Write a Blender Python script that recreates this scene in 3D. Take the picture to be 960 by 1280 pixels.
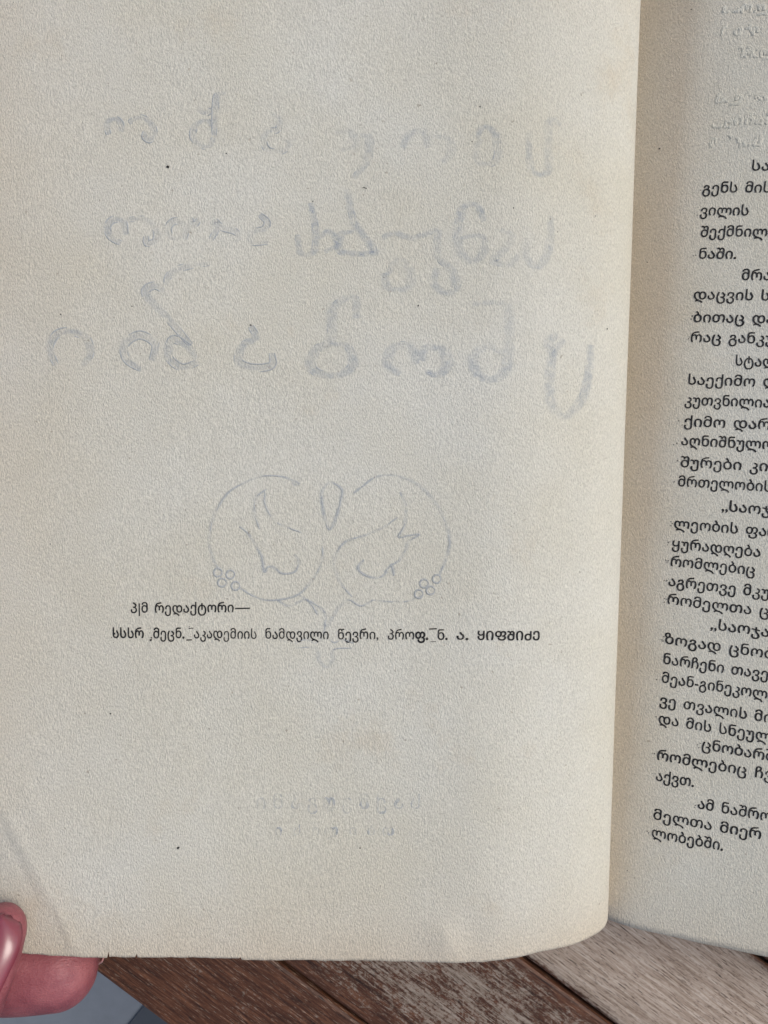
import bpy, bmesh, math, random
from mathutils import Vector, Matrix, noise
from mathutils.geometry import tessellate_polygon

random.seed(7)
scene = bpy.context.scene
for o in list(bpy.data.objects):
    bpy.data.objects.remove(o)

# ------------------------------------------------------------------ measures
U = 0.00017                  # one working unit of the book, in metres
TABLE_Z = 0.74               # height of the table top
TABLE_U = -290.0             # the table top, in units under the flat part of the raised page
Z0 = TABLE_Z - TABLE_U * U   # height of the flat part of the raised page
CAM_U = 960.0                # camera height above that page

# ------------------------------------------------------------------ camera
cam_data = bpy.data.cameras.new('camera')
cam = bpy.data.objects.new('camera', cam_data)
scene.collection.objects.link(cam)
scene.camera = cam
cam.location = (0, 0, Z0 + CAM_U * U)
cam_data.sensor_fit = 'VERTICAL'
cam_data.sensor_height = 36.0
cam_data.lens = 27.0
cam_data.clip_start = 0.005
cam_data.clip_end = 200.0
cam_data.dof.use_dof = False
cam_data.dof.focus_distance = CAM_U * U * 1.03
cam_data.dof.aperture_fstop = 22.0

# ------------------------------------------------------------------ light
SUN_EL, SUN_AZ = math.radians(51), math.radians(66)      # azimuth clockwise from +Y
world = bpy.data.worlds.new('World')
scene.world = world
world.use_nodes = True
wn = world.node_tree
bg = wn.nodes['Background']
sky = wn.nodes.new('ShaderNodeTexSky')
sky.sky_type = 'NISHITA'
sky.sun_disc = False
sky.sun_elevation = SUN_EL
sky.sun_rotation = SUN_AZ
sky.air_density = 1.0
sky.dust_density = 4.0
sky.ozone_density = 1.0
wn.links.new(sky.outputs[0], bg.inputs[0])
bg.inputs[1].default_value = 0.11
sun_data = bpy.data.lights.new('sun', 'SUN')
sun_data.energy = 1.5
sun_data.angle = math.radians(25)
sun_data.color = (1.0, 0.975, 0.91)
sun = bpy.data.objects.new('sun', sun_data)
scene.collection.objects.link(sun)
sv = Vector((math.sin(SUN_AZ) * math.cos(SUN_EL), math.cos(SUN_AZ) * math.cos(SUN_EL), math.sin(SUN_EL)))
sun.rotation_euler = sv.to_track_quat('Z', 'Y').to_euler()
sun.location = (0, 0, 3)
scene.view_settings.view_transform = 'Standard'
scene.view_settings.look = 'None'
scene.view_settings.exposure = 0.07
scene.view_settings.gamma = 1.0
scene.render.engine = 'CYCLES'

# ------------------------------------------------------------------ helpers
def link(o, parent=None):
    scene.collection.objects.link(o)
    if parent is not None:
        o.parent = parent
    return o

def tag(o, label=None, cat=None, group=None, kind=None):
    for k, v in (('label', label), ('category', cat), ('group', group), ('kind', kind)):
        if v:
            o[k] = v
    return o

def empty(name, loc, label, cat):
    o = bpy.data.objects.new(name, None)
    o.empty_display_size = 0.02
    link(o)
    o.location = loc
    return tag(o, label, cat)

def W(x, y, z):
    return Vector((x * U, y * U, Z0 + z * U))

def mesh_obj(name, verts, faces, mat, parent=None, smooth=True, root=None):
    """verts in metres, world space; stored relative to the thing's Empty"""
    off = Vector(root.location) if root is not None else Vector((0, 0, 0))
    me = bpy.data.meshes.new(name)
    me.from_pydata([tuple(Vector(v) - off) for v in verts], [], faces)
    me.update()
    bm = bmesh.new(); bm.from_mesh(me)
    if smooth is not None and len(bm.faces) < 200000:
        bmesh.ops.recalc_face_normals(bm, faces=bm.faces) if smooth != 'raw' else None
    bm.to_mesh(me); bm.free()
    if smooth:
        for p in me.polygons:
            p.use_smooth = True
    me.materials.append(mat)
    o = bpy.data.objects.new(name, me)
    return link(o, parent)

def lerp(a, b, t):
    return a + (b - a) * t

def sstep(a, b, x):
    t = min(1.0, max(0.0, (x - a) / (b - a)))
    return t * t * (3 - 2 * t)

def interp(tab, x):
    if x <= tab[0][0]:
        return tab[0][1]
    for (x0, y0), (x1, y1) in zip(tab, tab[1:]):
        if x <= x1:
            return lerp(y0, y1, (x - x0) / (x1 - x0))
    return tab[-1][1]

def catmull(pts, n=8, closed=False):
    P = [Vector(p) for p in pts]
    m = len(P)
    out = []
    rng = m if closed else m - 1
    for i in range(rng):
        if closed:
            a, b, c, d = P[(i - 1) % m], P[i], P[(i + 1) % m], P[(i + 2) % m]
        else:
            b, c = P[i], P[i + 1]
            a = P[i - 1] if i > 0 else b * 2 - c
            d = P[i + 2] if i + 2 < m else c * 2 - b
        for k in range(n):
            t = k / n
            out.append(0.5 * ((2 * b) + (c - a) * t + (2 * a - 5 * b + 4 * c - d) * t * t
                              + (3 * b - a - 3 * c + d) * t ** 3))
    out.append(P[0].copy() if closed else P[-1].copy())
    return out

# ------------------------------------------------------------------ materials
class NT:
    def __init__(self, name):
        self.m = bpy.data.materials.new(name)
        self.m.use_nodes = True
        self.t = self.m.node_tree
        self.bsdf = self.t.nodes['Principled BSDF']
        self.out = self.t.nodes['Material Output']
    def n(self, kind, **kw):
        x = self.t.nodes.new(kind)
        for k, v in kw.items():
            setattr(x, k, v)
        return x
    def l(self, a, b):
        self.t.links.new(a, b)
    def coords(self, scale=(1, 1, 1), rot=(0, 0, 0), kind='Object'):
        tc = self.n('ShaderNodeTexCoord')
        mp = self.n('ShaderNodeMapping')
        mp.inputs['Scale'].default_value = scale
        mp.inputs['Rotation'].default_value = rot
        self.l(tc.outputs[kind], mp.inputs[0])
        return mp.outputs[0]
    def noise(self, vec, scale=1.0, detail=4.0, rough=0.55, dist=0.0):
        x = self.n('ShaderNodeTexNoise')
        x.inputs['Scale'].default_value = scale
        x.inputs['Detail'].default_value = detail
        x.inputs['Roughness'].default_value = rough
        x.inputs['Distortion'].default_value = dist
        self.l(vec, x.inputs['Vector'])
        return x.outputs['Fac']
    def ramp(self, fac, stops):
        r = self.n('ShaderNodeValToRGB')
        e = r.color_ramp.elements
        while len(e) > 1:
            e.remove(e[0])
        for i, (p, c) in enumerate(stops):
            el = e[0] if i == 0 else e.new(p)
            el.position = p
            el.color = (c, c, c, 1) if isinstance(c, (int, float)) else (*c, 1)
        self.l(fac, r.inputs[0])
        return r.outputs[0]
    def math(self, op, a, b=None, c=None):
        x = self.n('ShaderNodeMath', operation=op)
        for i, v in enumerate((a, b, c)):
            if v is None:
                continue
            if isinstance(v, (int, float)):
                x.inputs[i].default_value = v
            else:
                self.l(v, x.inputs[i])
        return x.outputs[0]
    def mix(self, fac, a, b, mode='MIX'):
        x = self.n('ShaderNodeMix', data_type='RGBA', blend_type=mode)
        for i, v in ((0, fac), (6, a), (7, b)):
            if isinstance(v, (int, float)):
                x.inputs[i].default_value = v
            elif isinstance(v, tuple):
                x.inputs[i].default_value = (*v, 1)
            else:
                self.l(v, x.inputs[i])
        return x.outputs[2]
    def bump(self, height, strength, distance, normal=None):
        b = self.n('ShaderNodeBump')
        b.inputs['Strength'].default_value = strength
        b.inputs['Distance'].default_value = distance
        self.l(height, b.inputs['Height'])
        if normal is not None:
            self.l(normal, b.inputs['Normal'])
        return b.outputs[0]
    def attr(self, name):
        return self.n('ShaderNodeAttribute', attribute_name=name).outputs['Fac']
    def set(self, **kw):
        for k, v in kw.items():
            s = self.bsdf.inputs[k]
            if isinstance(v, tuple):
                s.default_value = (*v, 1) if len(v) == 3 and s.type == 'RGBA' else v
            elif isinstance(v, (int, float)):
                s.default_value = v
            else:
                self.l(v, s)

def paper_material(name, pale, tone, use_age_shade=True, tint=None, grain=1.0):
    t = NT(name)
    c = t.coords()
    g1 = t.noise(t.coords((3500, 1700, 2800)), 1.0, 3.0, 0.65)          # fibres of the sheet
    g2 = t.noise(t.coords((1250, 620, 1000)), 1.0, 2.0, 0.55)
    blot = t.noise(c, 22.0, 4.0, 0.6)
    blot2 = t.noise(c, 75.0, 3.0, 0.6)
    col = t.mix(t.ramp(blot, [(0.35, 0.0), (0.68, 0.8)]), pale, tone)
    col = t.mix(t.ramp(blot2, [(0.45, 0.0), (0.75, 0.22)]), col, tone)
    if use_age_shade:                                                       # toned rim of an old sheet, plus shade painted brown at the gutter
        age_shade = t.attr('age_shade')
        age_shade = t.math('MULTIPLY', age_shade, t.math('ADD', 0.55, t.math('MULTIPLY', blot, 0.9)))
        col = t.mix(t.math('MINIMUM', age_shade, 1.0), col, (0.60, 0.495, 0.37))
    fox = t.noise(c, 34.0, 5.0, 0.7)
    col = t.mix(t.ramp(fox, [(0.58, 0.0), (0.74, 0.45)]), col, (0.60, 0.52, 0.39))
    fib = t.ramp(g1, [(0.3, 0.72), (0.7, 1.13)])
    col = t.mix(0.8 * grain, col, fib, 'MULTIPLY')
    if tint:
        col = t.mix(0.55, col, tint)
    spk = t.ramp(t.noise(c, 900.0, 1.0, 0.5), [(0.76, 0.0), (0.80, 0.5)])
    col = t.mix(spk, col, (0.25, 0.2, 0.14))
    h = t.math('ADD', t.math('MULTIPLY', g1, 0.95), t.math('MULTIPLY', g2, 0.25))
    t.set(**{'Base Color': col, 'Roughness': 0.9, 'Specular IOR Level': 0.15,
             'Normal': t.bump(h, 1.0 * grain, 0.00036)})
    return t.m

M = {}
PALE, TONE = (0.695, 0.684, 0.608), (0.65, 0.622, 0.515)
M['paper'] = paper_material('aged_paper', PALE, TONE)
M['relief'] = paper_material('aged_paper_relief', PALE, TONE, False)
M['ghost_line'] = paper_material('paper_with_ghost_line', PALE, TONE, False, (0.29, 0.33, 0.385))

def edge_material():
    t = NT('page_block_edges')
    n = t.noise(t.coords((40, 40, 9000)), 1.0, 3.0, 0.6)
    col = t.ramp(n, [(0.3, (0.36, 0.29, 0.2)), (0.7, (0.6, 0.52, 0.4))])
    t.set(**{'Base Color': col, 'Roughness': 0.9, 'Normal': t.bump(n, 0.8, 0.0003)})
    return t.m
M['edges'] = edge_material()

def ink_material():
    t = NT('printing_ink')
    n = t.noise(t.coords(), 5200.0, 2.0, 0.6)
    dn = t.noise(t.coords(), 700.0, 2.0, 0.5)
    n = t.math('ADD', n, t.math('MULTIPLY', t.math('SUBTRACT', dn, 0.5), 0.55))
    col = t.ramp(n, [(0.3, (0.010, 0.010, 0.011)), (0.60, (0.028, 0.027, 0.027)), (0.74, (0.17, 0.16, 0.15))])
    t.set(**{'Base Color': col, 'Roughness': 0.7, 'Specular IOR Level': 0.2})
    return t.m
M['ink'] = ink_material()

def ghost_material():
    t = NT('ink_showing_through')
    n = t.noise(t.coords(), 700.0, 4.0, 0.7)
    n2 = t.noise(t.coords(), 60.0, 2.0, 0.5)
    a = t.math('MULTIPLY', t.ramp(n, [(0.36, 0.06), (0.68, 0.45)]), t.ramp(n2, [(0.36, 0.35), (0.62, 1.0)]))
    a = t.math('MULTIPLY', a, t.attr('soft'))
    t.set(**{'Base Color': (0.40, 0.46, 0.54), 'Roughness': 0.9, 'Specular IOR Level': 0.1, 'Alpha': a})
    return t.m
M['ghost'] = ghost_material()

def wood_material():
    t = NT('weathered_teak')
    c = t.coords((75, 1250, 1250))
    cf = t.coords((330, 3300, 3300))
    cl = t.coords()
    grain = t.noise(c, 1.0, 5.0, 0.65, 0.4)
    fine = t.noise(cf, 1.0, 4.0, 0.7)
    patch = t.noise(t.coords((130, 250, 250)), 1.0, 6.0, 0.7, 0.4)
    flake = t.noise(t.coords((800, 1250, 1250)), 1.0, 4.0, 0.8)
    wear = t.attr('wear')
    k = t.math('ADD', t.math('MULTIPLY', patch, 0.62), t.math('MULTIPLY', flake, 0.82))
    k = t.math('ADD', k, t.math('MULTIPLY', t.math('SUBTRACT', grain, 0.5), 0.5))
    k = t.math('ADD', k, t.math('SUBTRACT', wear, 0.5))
    bare = t.ramp(k, [(0.68, 0.0), (0.80, 1.0)])
    dark = t.ramp(grain, [(0.30, (0.018, 0.008, 0.005)), (0.5, (0.075, 0.029, 0.015)), (0.70, (0.17, 0.075, 0.040))])
    dark = t.mix(t.ramp(fine, [(0.57, 0.0), (0.70, 0.75)]), dark, (0.34, 0.25, 0.19))
    grey = t.ramp(grain, [(0.28, (0.21, 0.15, 0.11)), (0.5, (0.40, 0.325, 0.265)), (0.72, (0.56, 0.485, 0.42))])
    grey = t.mix(t.ramp(fine, [(0.33, 0.9), (0.47, 0.0)]), grey, (0.085, 0.055, 0.04))
    grey = t.mix(1.0, grey, t.ramp(wear, [(0.2, 0.42), (0.55, 0.62), (0.9, 1.08)]), 'MULTIPLY')   # less washed boards stay darker
    col = t.mix(bare, dark, grey)
    crack = t.noise(t.coords((210, 2300, 2300)), 1.0, 3.0, 0.6)
    col = t.mix(t.ramp(crack, [(0.30, 0.95), (0.37, 0.0)]), col, (0.014, 0.009, 0.007))
    dirt = t.noise(t.coords((900, 1500, 1500)), 1.0, 3.0, 0.7)
    col = t.mix(t.ramp(dirt, [(0.58, 0.0), (0.72, 0.7)]), col, (0.10, 0.05, 0.03))
    h = t.math('ADD', t.math('MULTIPLY', grain, 0.6), t.math('MULTIPLY', fine, 0.5))
    t.set(**{'Base Color': col, 'Roughness': t.ramp(bare, [(0, 0.5), (1, 0.85)]),
             'Specular IOR Level': 0.3, 'Normal': t.bump(h, 0.6, 0.0003)})
    return t.m
M['wood'] = wood_material()

def plain_material(name, col, rough, scale=60.0, var=0.25, bump=0.3, dist=0.0004, metal=0.0):
    t = NT(name)
    n = t.noise(t.coords(), scale, 5.0, 0.65)
    lo = tuple(x * (1 - var) for x in col); hi = tuple(min(1, x * (1 + var)) for x in col)
    t.set(**{'Base Color': t.ramp(n, [(0.3, lo), (0.7, hi)]), 'Roughness': rough, 'Metallic': metal,
             'Normal': t.bump(n, bump, dist)})
    return t.m
M['board'] = plain_material('book_board', (0.10, 0.035, 0.03), 0.7, 900.0)
M['floor'] = plain_material('smooth_grey_floor', (0.18, 0.20, 0.225), 0.55, 14.0, 0.16, 0.1)
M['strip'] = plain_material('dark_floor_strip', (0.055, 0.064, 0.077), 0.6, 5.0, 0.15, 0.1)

def skin_material():
    t = NT('skin')
    c = t.coords()
    n = t.noise(c, 140.0, 4.0, 0.6)
    pores = t.noise(c, 2300.0, 3.0, 0.65)
    lines = t.noise(t.coords((500, 2600, 1500)), 1.0, 3.0, 0.6)
    col = t.ramp(n, [(0.28, (0.20, 0.05, 0.064)), (0.5, (0.28, 0.08, 0.095)), (0.72, (0.37, 0.125, 0.135))])
    t.set(**{'Base Color': col, 'Roughness': t.ramp(t.noise(c, 700.0, 3.0, 0.6), [(0.3, 0.34), (0.7, 0.58)]), 'Specular IOR Level': 0.5,
             'Subsurface Weight': 0.12, 'Subsurface Scale': 0.002,
             'Subsurface Radius': (1.0, 0.35, 0.25),
             'Normal': t.bump(t.math('ADD', pores, t.math('MULTIPLY', lines, 1.0)), 0.6, 0.0003)})
    return t.m
M['skin'] = skin_material()

def nail_material(name, col, rough, alpha=1.0):
    t = NT(name)
    n = t.noise(t.coords((150, 150, 150)), 1.0, 3.0, 0.6)
    lo = tuple(x * 0.85 for x in col)
    t.set(**{'Base Color': t.ramp(n, [(0.3, lo), (0.7, col)]), 'Roughness': rough, 'Specular IOR Level': 0.6,
             'Coat Weight': 0.25, 'Coat Roughness': 0.2, 'Subsurface Weight': 0.1, 'Subsurface Scale': 0.001,
             'Normal': t.bump(n, 0.08, 0.0003)})
    return t.m
M['nail'] = nail_material('glossy_nail', (0.24, 0.052, 0.075), 0.27)
M['nail_tip'] = nail_material('pale_nail_tip', (0.50, 0.25, 0.24), 0.3)

# ================================================================== the setting
# floor: one big sheet; just above it a flat darker strip
fl = mesh_obj('floor', [(-30, -30, 0), (30, -30, 0), (30, 30, 0), (-30, 30, 0)], [(0, 1, 2, 3)], M['floor'], smooth=False)
tag(fl, 'smooth blue grey floor far below the table edge', 'floor', kind='structure')

FD = (Z0 + CAM_U * U) / U              # distance camera-floor in units
def floor_pt(px, py):
    return ((px - 480) * FD / 960 * U, (640 - py) * FD / 960 * U)
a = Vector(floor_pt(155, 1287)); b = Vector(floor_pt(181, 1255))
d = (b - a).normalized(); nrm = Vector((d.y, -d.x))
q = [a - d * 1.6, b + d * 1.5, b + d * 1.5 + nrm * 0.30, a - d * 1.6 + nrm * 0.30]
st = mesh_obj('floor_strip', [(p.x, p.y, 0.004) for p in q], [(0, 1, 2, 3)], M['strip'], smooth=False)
tag(st, 'dark grey flat strip on the floor at the table edge', 'floor', kind='structure')

# ================================================================== the table
TA = math.radians(36.5)
td = Vector((math.cos(TA), -math.sin(TA)))           # along the planks
tn = Vector((math.sin(TA), math.cos(TA)))            # across the planks
table = empty('wooden_table', (0, 0, 0), 'weathered brown slatted wooden table under the open book', 'table')
table.rotation_euler = (0, 0, -TA)
EDGE = -882 * U
pitches = [195] + [240, 230] + [236] * 13
top_bm = bmesh.new()
wl = top_bm.verts.layers.float.new('wear')
y = EDGE
X0, X1 = -0.42, 0.62
TH = 0.020
wears = [0.36, 0.54, 0.88, 0.72, 0.6, 0.8, 0.45, 0.7, 0.85, 0.55, 0.7, 0.6, 0.8, 0.5, 0.7, 0.6]
gap = 5 * U
for i, p in enumerate(pitches):
    w = p * U - gap
    y0, y1 = y, y + w
    r = 0.0011
    prof = [(y0, TABLE_Z - TH), (y0, TABLE_Z - r), (y0 + r * .3, TABLE_Z - r * .3), (y0 + r, TABLE_Z),
            (y0 + w * .08, TABLE_Z + .00005), (y0 + w * .35, TABLE_Z + .0001), (y0 + w * .65, TABLE_Z + .0001), (y0 + w * .92, TABLE_Z + .00005),
            (y1 - r, TABLE_Z), (y1 - r * .3, TABLE_Z - r * .3), (y1, TABLE_Z - r), (y1, TABLE_Z - TH)]
    # varnish stays along the rims of a plank, the middle is worn bare
    rim = [-.5, -.5, -.45, -.32, -.14, 0, 0, -.06, -.30, -.45, -.5, -.5]
    n = 60
    rows = []
    for k in range(n + 1):
        xx = lerp(X0, X1, k / n)
        row = []
        for (yy, zz), rr in zip(prof, rim):
            v = top_bm.verts.new((xx, yy + 0.0003 * noise.noise(Vector((xx * 30, i * 7.1, 0))), zz))
            v[wl] = wears[i] + rr
            row.append(v)
        rows.append(row)
    for A_, B_ in zip(rows, rows[1:]):
        for j in range(len(prof)):
            j2 = (j + 1) % len(prof)
            top_bm.faces.new((A_[j], A_[j2], B_[j2], B_[j]))
    top_bm.faces.new(rows[0]); top_bm.faces.new(rows[-1])
    y += p * U
YEND = y
bmesh.ops.recalc_face_normals(top_bm, faces=top_bm.faces)
me = bpy.data.meshes.new('tabletop'); top_bm.to_mesh(me); top_bm.free()
me.materials.append(M['wood'])
link(bpy.data.objects.new('tabletop', me), table)

def box_local(name, x0, x1, y0, y1, z0, z1, mat, parent, bev=0.002, wear=0.3):
    bm = bmesh.new()
    bmesh.ops.create_cube(bm, size=1.0)
    for v in bm.verts:
        v.co = Vector((lerp(x0, x1, v.co.x + .5), lerp(y0, y1, v.co.y + .5), lerp(z0, z1, v.co.z + .5)))
    bmesh.ops.bevel(bm, geom=list(bm.edges), offset=bev, segments=2, affect='EDGES')
    l = bm.verts.layers.float.new('wear')
    for v in bm.verts:
        v[l] = wear
    m = bpy.data.meshes.new(name); bm.to_mesh(m); bm.free()
    m.materials.append(mat)
    return link(bpy.data.objects.new(name, m), parent)
zt = TABLE_Z - TH - 0.0005
for xx in (X0 + .10, X1 - .15):
    box_local('crossbar', xx, xx + .05, EDGE + .03, YEND - .03, zt - .03, zt, M['wood'], table)
for xx in (X0 + .10, X1 - .15):
    for yy in (EDGE + .05, YEND - .10):
        box_local('leg', xx, xx + .05, yy, yy + .05, 0.0, zt - .0305, M['wood'], table)

# ================================================================== the book
book = empty('open_book', W(300, 0, TABLE_U + 0.8), 'open old book with yellowed paper printed in Georgian script', 'book')

# ---- shape of the raised left leaf (units)
LEAF = catmull([(-640, -6, 0), (-480, -1, 0), (-300, 2, 0), (-120, 2, 0), (0, 2, 0), (60, 3, 0), (119, 3, 0), (170, -4, 0), (225, -21, 0),
                (260, -39, 0), (290, -65, 0), (306, -92, 0), (313, -122, 0), (316, -150, 0), (316, -180, 0)], 10)
LEAF_TAB = [(p.x, p.y) for p in LEAF if p.x <= 313]
Y_BOT, Y_TOP = -557.0, 800.0
SHEAR = 0.036

CR_A, CR_B = Vector((-480, -365)), Vector((-385, -545))
cr_d = (CR_B - CR_A).normalized(); cr_n = Vector((cr_d.y, -cr_d.x))     # points to the lower left corner
if cr_n.x > 0:
    cr_n = -cr_n

def leaf_und(X, Y):
    z = 2.4 * noise.noise(Vector((X / 260, Y / 300, 3.1))) + 0.9 * noise.noise(Vector((X / 90, Y / 110, 8.4)))
    dd = (Vector((X, Y)) - CR_A).dot(cr_n)
    z -= 0.10 * (math.sqrt(dd * dd + 14) + dd) * 0.5 * sstep(-250, -420, Y)
    # slight buckle at the lower rim
    z += 3.0 * math.exp(-((X - 78) / 22) ** 2 - ((Y + 535) / 26) ** 2)
    z -= 2.2 * math.exp(-((X - 108) / 22) ** 2 - ((Y + 525) / 30) ** 2)
    # fine creases
    for (p, q, amp, wd) in CREASES:
        ab = q - p
        tt = ((Vector((X, Y)) - p).dot(ab)) / ab.length_squared
        if -0.2 < tt < 1.2:
            ds = (Vector((X, Y)) - p).cross(ab) if False else ((X - p.x) * ab.y - (Y - p.y) * ab.x) / ab.length
            z += amp * math.exp(-(ds / wd) ** 2) * max(0.0, 1 - (2 * tt - 1) ** 4) if 0 < tt < 1 else 0
    return z

def V2(px, py):
    return Vector((px - 480.0, 640.0 - py))
CREASES = [(V2(-12, 985), V2(52, 1100), 0.9, 6.0), (V2(44, 1085), V2(100, 1196), 0.95, 6.5), (V2(2, 1040), V2(46, 1128), -0.9, 4.0), (V2(60, 1120), V2(84, 1190), -0.8, 3.5), (V2(20, 960), V2(70, 1060), 0.6, 5.0),
           (V2(545, 1150), V2(575, 1196), 0.8, 3.5), (V2(95, 512), V2(128, 490), 1.3, 3.0), (V2(124, 494), V2(178, 478), 1.2, 3.0), (V2(635, 108), V2(662, 88), -0.9, 2.5),
           (V2(670, 104), V2(720, 78), -0.6, 3.0), (V2(700, 560), V2(770, 548), 0.5, 3.0)]

def leaf_z(X, Y):
    return interp(LEAF_TAB, X - SHEAR * (Y - Y_BOT)) + leaf_und(X, Y)

# ---- shape of the right page
ROLL = math.radians(4.7)
ES = Vector((math.cos(ROLL), -math.sin(ROLL)))
ET = Vector((math.sin(ROLL), math.cos(ROLL)))
RA = Vector((318.7, -576.4)); RZ = -125.0
SLOPES = [(-90, .95), (-30, .80), (0, .62), (30, .40), (75, .285), (200, .262), (420, .15), (700, 0.0), (880, -.06)]
_rt = {}
z = RZ
ss = [(0.0, RZ)]
s = 0.0
while s < 860:
    z += interp(SLOPES, s + 2.5) * 5; s += 5; ss.append((s, z))
z = RZ; s = 0.0
while s > -90:
    z -= interp(SLOPES, s - 2.5) * 5; s -= 5; ss.insert(0, (s, z))
def right_z0(s):
    return interp(ss, s)
def right_z(s, t):
    return right_z0(s) + 1.6 * noise.noise(Vector((s / 170, t / 240, 17.0))) + 0.7 * noise.noise(Vector((s / 70, t / 80, 5.0)))
def right_xy(s, t):
    p = RA + ES * s + ET * t
    return p.x, p.y
def right_st(X, Y):
    d = Vector((X, Y)) - RA
    return d.dot(ES), d.dot(ET)

# points of the photograph's print measured back onto the sheets
def on_leaf(px, py):
    zz = 0.0
    for _ in range(8):
        D = CAM_U - zz
        X, Y = (px - 480) * D / 960, (640 - py) * D / 960
        zz = leaf_z(X, Y)
    return X, Y
def on_right(px, py):
    zz = -90.0
    for _ in range(14):
        D = CAM_U - zz
        X, Y = (px - 480) * D / 960, (640 - py) * D / 960
        s_, t_ = right_st(X, Y)
        zz = lerp(zz, right_z(s_, t_), 0.8)
    return s_, t_

PAGE_H = Y_TOP - Y_BOT
# ---- left leaf mesh: a thin sheet with two faces
def bottom_wobble(X):
    w = 1.2 * noise.noise(Vector((X / 60, 0, 1.5))) + 0.7 * noise.noise(Vector((X / 14, 0, 9.5)))
    w += interp([(-480, 1.5), (-345, 1.0), (-340, 2.5), (-180, 0.6), (-178, -1.2), (-100, -2.0), (60, -4.0), (120, -3.0), (200, 0.5), (320, 0)], X)
    for c, dp, wd in ((-344, 8, 1.6), (-309, 4.5, 1.5), (-179, 2.5, 2.0)):        # little nicks in the rim
        w += dp * max(0.0, 1 - abs(X - c) / wd)
    return w
ys = [Y_BOT + PAGE_H * k / 210 for k in range(211)]
ys = ys[:1] + [Y_BOT + 3, Y_BOT + 6.0 - 3.0 + 1.0] + ys[1:]
ax = []
pts = LEAF
x = -640.0
cols = []
# resample the profile by arc length
acc = [0.0]
for p, q in zip(pts, pts[1:]):
    acc.append(acc[-1] + (q - p).length)
NL = 330
for k in range(NL + 1):
    L = acc[-1] * k / NL
    j = max(i for i in range(len(acc)) if acc[i] <= L + 1e-9)
    j = min(j, len(pts) - 2)
    t = (L - acc[j]) / max(1e-9, acc[j + 1] - acc[j])
    p = pts[j].lerp(pts[j + 1], t)
    cols.append((p.x, p.y, L))
for extra in (-346.5, -345.6, -344, -342.4, -341.5, -311.5, -310.5, -309, -307.5, -306.5, -181, -179, -177):
    cols.append((extra, interp(LEAF_TAB, extra), extra + 640.0))
cols.sort(key=lambda c: c[0] if c[0] < 200 else 1000 + c[2])
verts, age_shades = [], []
for Yr in ys:
    for (xa, za, L) in cols:
        Y = Yr
        if Yr < Y_BOT + 30:
            Y = Yr + bottom_wobble(xa) * (1 - (Yr - Y_BOT) / 30)
        X = xa + SHEAR * (Y - Y_BOT)
        zz = za + leaf_und(X, Y) * sstep(-200, 0, za + 150)
        s_, t_ = right_st(X, Y)
        if s_ > -90:
            zz = max(zz, right_z(s_, t_) + 1.2)
        verts.append(W(X, Y, zz))
        dl = (xa + 640); db = (Y - Y_BOT); dt = (Y_TOP - Y); dr = max(0.0, acc[-1] - L)
        a_ = max(0.85 * math.exp(-dl / 130), 0.55 * math.exp(-db / 55), 0.5 * math.exp(-dt / 80), 0.35 * math.exp(-dr / 40))
        a_ = max(a_, 0.55 * math.exp(-max(0, (db / 160) ** 2 + ((xa + 560) / 160) ** 2)))
        age_shades.append(a_)
nc = len(cols)
faces = []
for r in range(len(ys) - 1):
    for c in range(nc - 1):
        i = r * nc + c
        faces.append((i, i + 1, i + nc + 1, i + nc))
def sheet(name, verts, faces, age_shades, mat, parent, root, label=None):
    o = mesh_obj(name, verts, faces, mat, parent, 'raw', root)
    at = o.data.attributes.new('age_shade', 'FLOAT', 'POINT')
    at.data.foreach_set('value', age_shades)
    so = o.modifiers.new('thickness', 'SOLIDIFY')
    so.thickness = 0.00012
    so.offset = -1.0
    so.use_even_offset = False
    if label:
        o['label'] = label
    return o
leaf = sheet('page', verts, faces, age_shades, M['paper'], book, book, 'raised page with two printed lines and faint mirrored lettering')

# ---- right page
verts, age_shades = [], []
sv_ = [-88 + 3.5 * k for k in range(60)] + [122 + 12 * k for k in range(60)]
tv_ = [PAGE_H * k / 150 for k in range(151)]
for t_ in tv_:
    for s_ in sv_:
        X, Y = right_xy(s_, t_ + (0.9 * noise.noise(Vector((s_ / 50, 3, 3))) if t_ == 0 else 0))
        verts.append(W(X, Y, right_z(s_, t_)))
        a_ = max(0.62 * math.exp(-max(0.0, s_ - 4) / 30), 0.35 * math.exp(-t_ / 35), 0.6 * math.exp(-(830 - s_) / 90), 0.5 * math.exp(-(PAGE_H - t_) / 80))  # first term: gutter toning, with the shade there painted in as well
        age_shades.append(a_)
nc = len(sv_)
faces = [(r * nc + c, r * nc + c + 1, (r + 1) * nc + c + 1, (r + 1) * nc + c) for r in range(len(tv_) - 1) for c in range(nc - 1)]
rpage = sheet('page', verts, faces, age_shades, M['paper'], book, book, 'page of dense black text curving up from the gutter')

# ---- the block of pages under it, and the boards
S_END = sv_[-1]
verts, faces = [], []
sl = [-86 + (S_END + 84) * k / 60 for k in range(61)]
for t_ in (3.0, PAGE_H - 3):
    for s_ in sl:
        X, Y = right_xy(s_, t_); verts.append(W(X, Y, right_z0(s_) - 5.0))
    for s_ in sl:
        X, Y = right_xy(s_, t_); verts.append(W(X, Y, TABLE_U + 13.5))
n = len(sl)
for k in range(n - 1):
    for a0, b0 in ((0, 2 * n), (n, 3 * n)):
        faces.append((a0 + k, a0 + k + 1, b0 + k + 1, b0 + k))
    for a0 in (0, 2 * n):
        faces.append((a0 + k, a0 + k + 1, a0 + n + k + 1, a0 + n + k))
for k in (0, n - 1):
    faces.append((k, n + k, 3 * n + k, 2 * n + k))
mesh_obj('page_block', verts, faces, M['edges'], book, False, book)

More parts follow.
